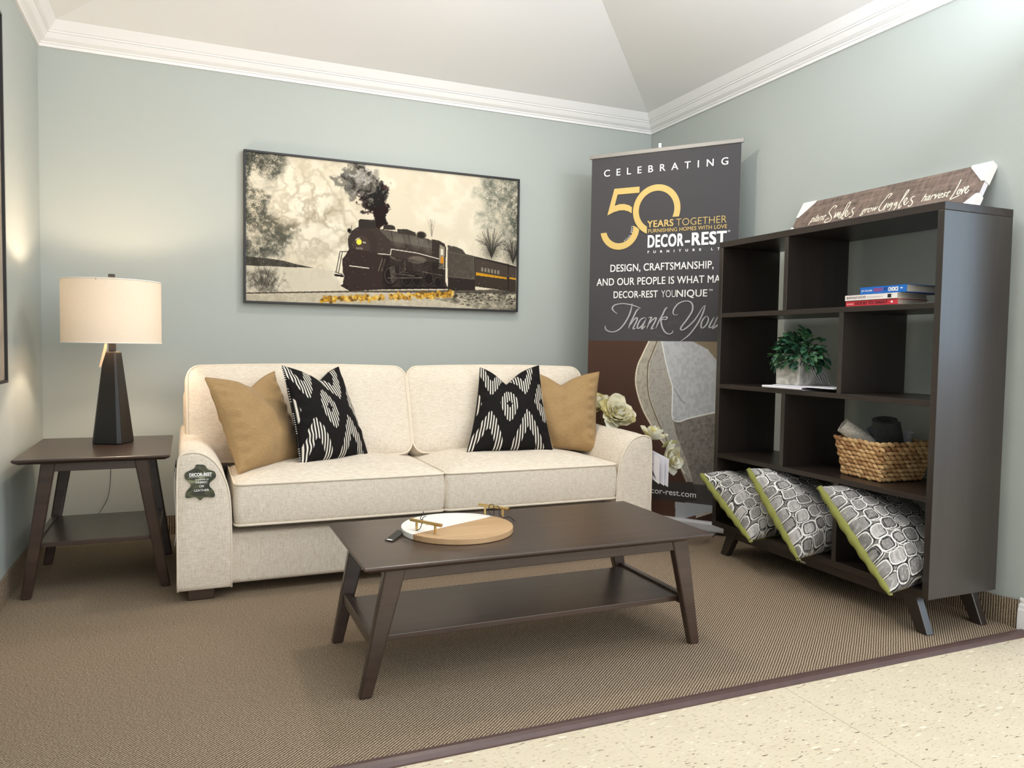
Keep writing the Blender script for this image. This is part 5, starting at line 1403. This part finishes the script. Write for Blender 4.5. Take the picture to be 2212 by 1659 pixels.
q.mix(q.poly([(.297, .212), (.33, .205), (.33, .19), (.297, .196)]), (46, 40, 38)); q.mix(q.poly([(.318, .13), (.33, .145), (.36, .10), (.355, .09)]), (56, 48, 44))
for L_ in ([(.317, .372), (.303, .225)], [(.325, .37), (.312, .225)], [(.317, .372), (.349, .374)], [(.30, .225), (.325, .21)], [(.349, .374), (.342, .345)]): q.mix(q.seg(L_, .0028), (50, 44, 40))
q.mix(q.seg([(.360, .50), (.356, .55), (.358, .56)], .002), (60, 54, 50)); q.mix(q.ell(.349, .523, .007, .016, .3), (40, 36, 34)); q.mix(q.seg([(.352, .43), (.345, .45), (.348, .50), (.365, .53)], .002), (60, 54, 50))
for L_, w_ in (([(.453, .373), (.499, .370), (.502, .412), (.60, .395), (.684, .362)], .0026), ([(.351, .274), (.420, .264)], .003)): q.mix(q.seg(L_, w_), (232, 226, 210))
q.mix(q.ell(.384, .448, .0095, .021, .2), (244, 226, 90)); q.mix(q.seg([(.372, .460), (.378, .472), (.386, .474)], .0018), (236, 230, 214)); q.mix(q.poly([(.398, .452), (.408, .450), (.408, .440), (.398, .442)]), (196, 188, 170))
for k_, xx in enumerate((.376, .382, .388, .394)): q.mix(q.seg([(xx, .408), (xx + .0005, .396)], .0016), (206, 198, 182))
# running gear
for x, y, r in ((.50, .22, .028), (.56, .20, .024), (.60, .20, .022), (.645, .21, .022), (.68, .19, .018)):
    q.mix(q.ell(x, y, r, r * 2.6, .1), (44, 38, 36)); q.mix(np.clip((.10 - np.abs(np.hypot((u - x) / r, (v - y) / (r * 2.6)) - .78)) * 12, 0, 1) * .6, (128, 118, 104))
for L_, w_ in (([(.49, .20), (.62, .215)], .004), ([(.52, .235), (.59, .225)], .003), ([(.47, .34), (.455, .25)], .003), ([(.48, .34), (.468, .25)], .003), ([(.535, .32), (.535, .24), (.555, .26), (.552, .33)], .002), ([(.62, .26), (.70, .24)], .003), ([(.52, .33), (.50, .355), (.54, .33)], .004)): q.mix(q.seg(L_, w_) * .9, (134, 124, 110))
q.mix(q.ell(.60, .345, .035, .028, .3) * .8, (122, 114, 102)); q.mix(q.poly([(.495, .28), (.515, .30), (.52, .18), (.505, .16)]) * .8, (126, 118, 106))
grainy(q.poly([(.47, .36), (.70, .33), (.71, .15), (.47, .12)]), (38, 33, 31), .6)
q.mix(q.poly([(.50, .135), (.72, .16), (.72, .145), (.50, .118)]) * .7, (40, 34, 32))
# yellow grasses
for k in range(420):
    x = rs.uniform(.25, .74); base = .022 + (x - .24) * .16 + rs.normal(0, .010)
    if (.475 < x < .50) or (.575 < x < .60 and rs.random() < .7): continue
    c_ = [(214, 168, 62), (188, 138, 48), (232, 200, 116), (110, 84, 44)][rs.integers(0, 4)]
    q.mix(q.ell(x, base, rs.uniform(.003, .008), rs.uniform(.006, .014), .5) * .8, c_)
for k in range(120):
    x = rs.uniform(.74, 1.); y = .09 + rs.normal(0, .03); q.mix(q.ell(x, y, rs.uniform(.002, .009), rs.uniform(.002, .006), .5) * .7, (60, 56, 48))
sp_ = rng.random((nh, nw)) > .9985; q.mix(sp_ * .6, (250, 246, 232))
cols = q.linear(); cols[..., :3] = (cols[..., :3] * .94) ** 1.12
Xg, Zg = np.meshgrid(np.linspace(X0 + fw, X1 - fw, nw), np.linspace(Zb + fw, Zt - fw, nh))
Pg = np.stack([Xg - tp.location.x, np.full_like(Xg, YPIC + .010) - tp.location.y, Zg - tp.location.z], -1)
me = grid_mesh('printed_canvas', Pg, cols, False, vcol('canvas_print', .8, .12, .03)); link('printed_canvas', me, tp)

# picture at the left wall, cut by the frame edge
lp = empty('framed_picture', (.001, -1.35, .83), 'narrow black-framed dark print on the left wall, cut off by the photo edge', 'picture')
ya, yb, za, zb = -.925, -1.75, .835, 2.185; d0, d1 = .003, .030
for a, b in (((d0, yb, za), (d1, ya, za + fw)), ((d0, yb, zb - fw), (d1, ya, zb)), ((d0, yb, za + fw), (d1, yb + fw, zb - fw)), ((d0, ya - fw, za + fw), (d1, ya, zb - fw))):
    MB().box(a, b).build('frame_bar', M_BLACK, lp, bevel=.001)
g = NT('muted_abstract_print'); tc = g.n('ShaderNodeTexCoord'); nz = g.n('ShaderNodeTexNoise', Scale=2.6, Detail=5., Distortion=.8); g.l(tc, 'Object', nz, 'Vector')
rp = g.n('ShaderNodeValToRGB'); e = rp.color_ramp.elements; e[0].position = .3; e[0].color = lin((86, 80, 72)); e[1].position = .68; e[1].color = lin((196, 180, 160)); g.l(nz, 'Fac', rp, 'Fac'); g.l(rp, 'Color', g.b, 'Base Color')
g.b.inputs['Roughness'].default_value = .4
MB().box((d0, yb + fw, za + fw), (d1 - .010, ya - fw, zb - fw)).build('printed_canvas', g.m, lp)
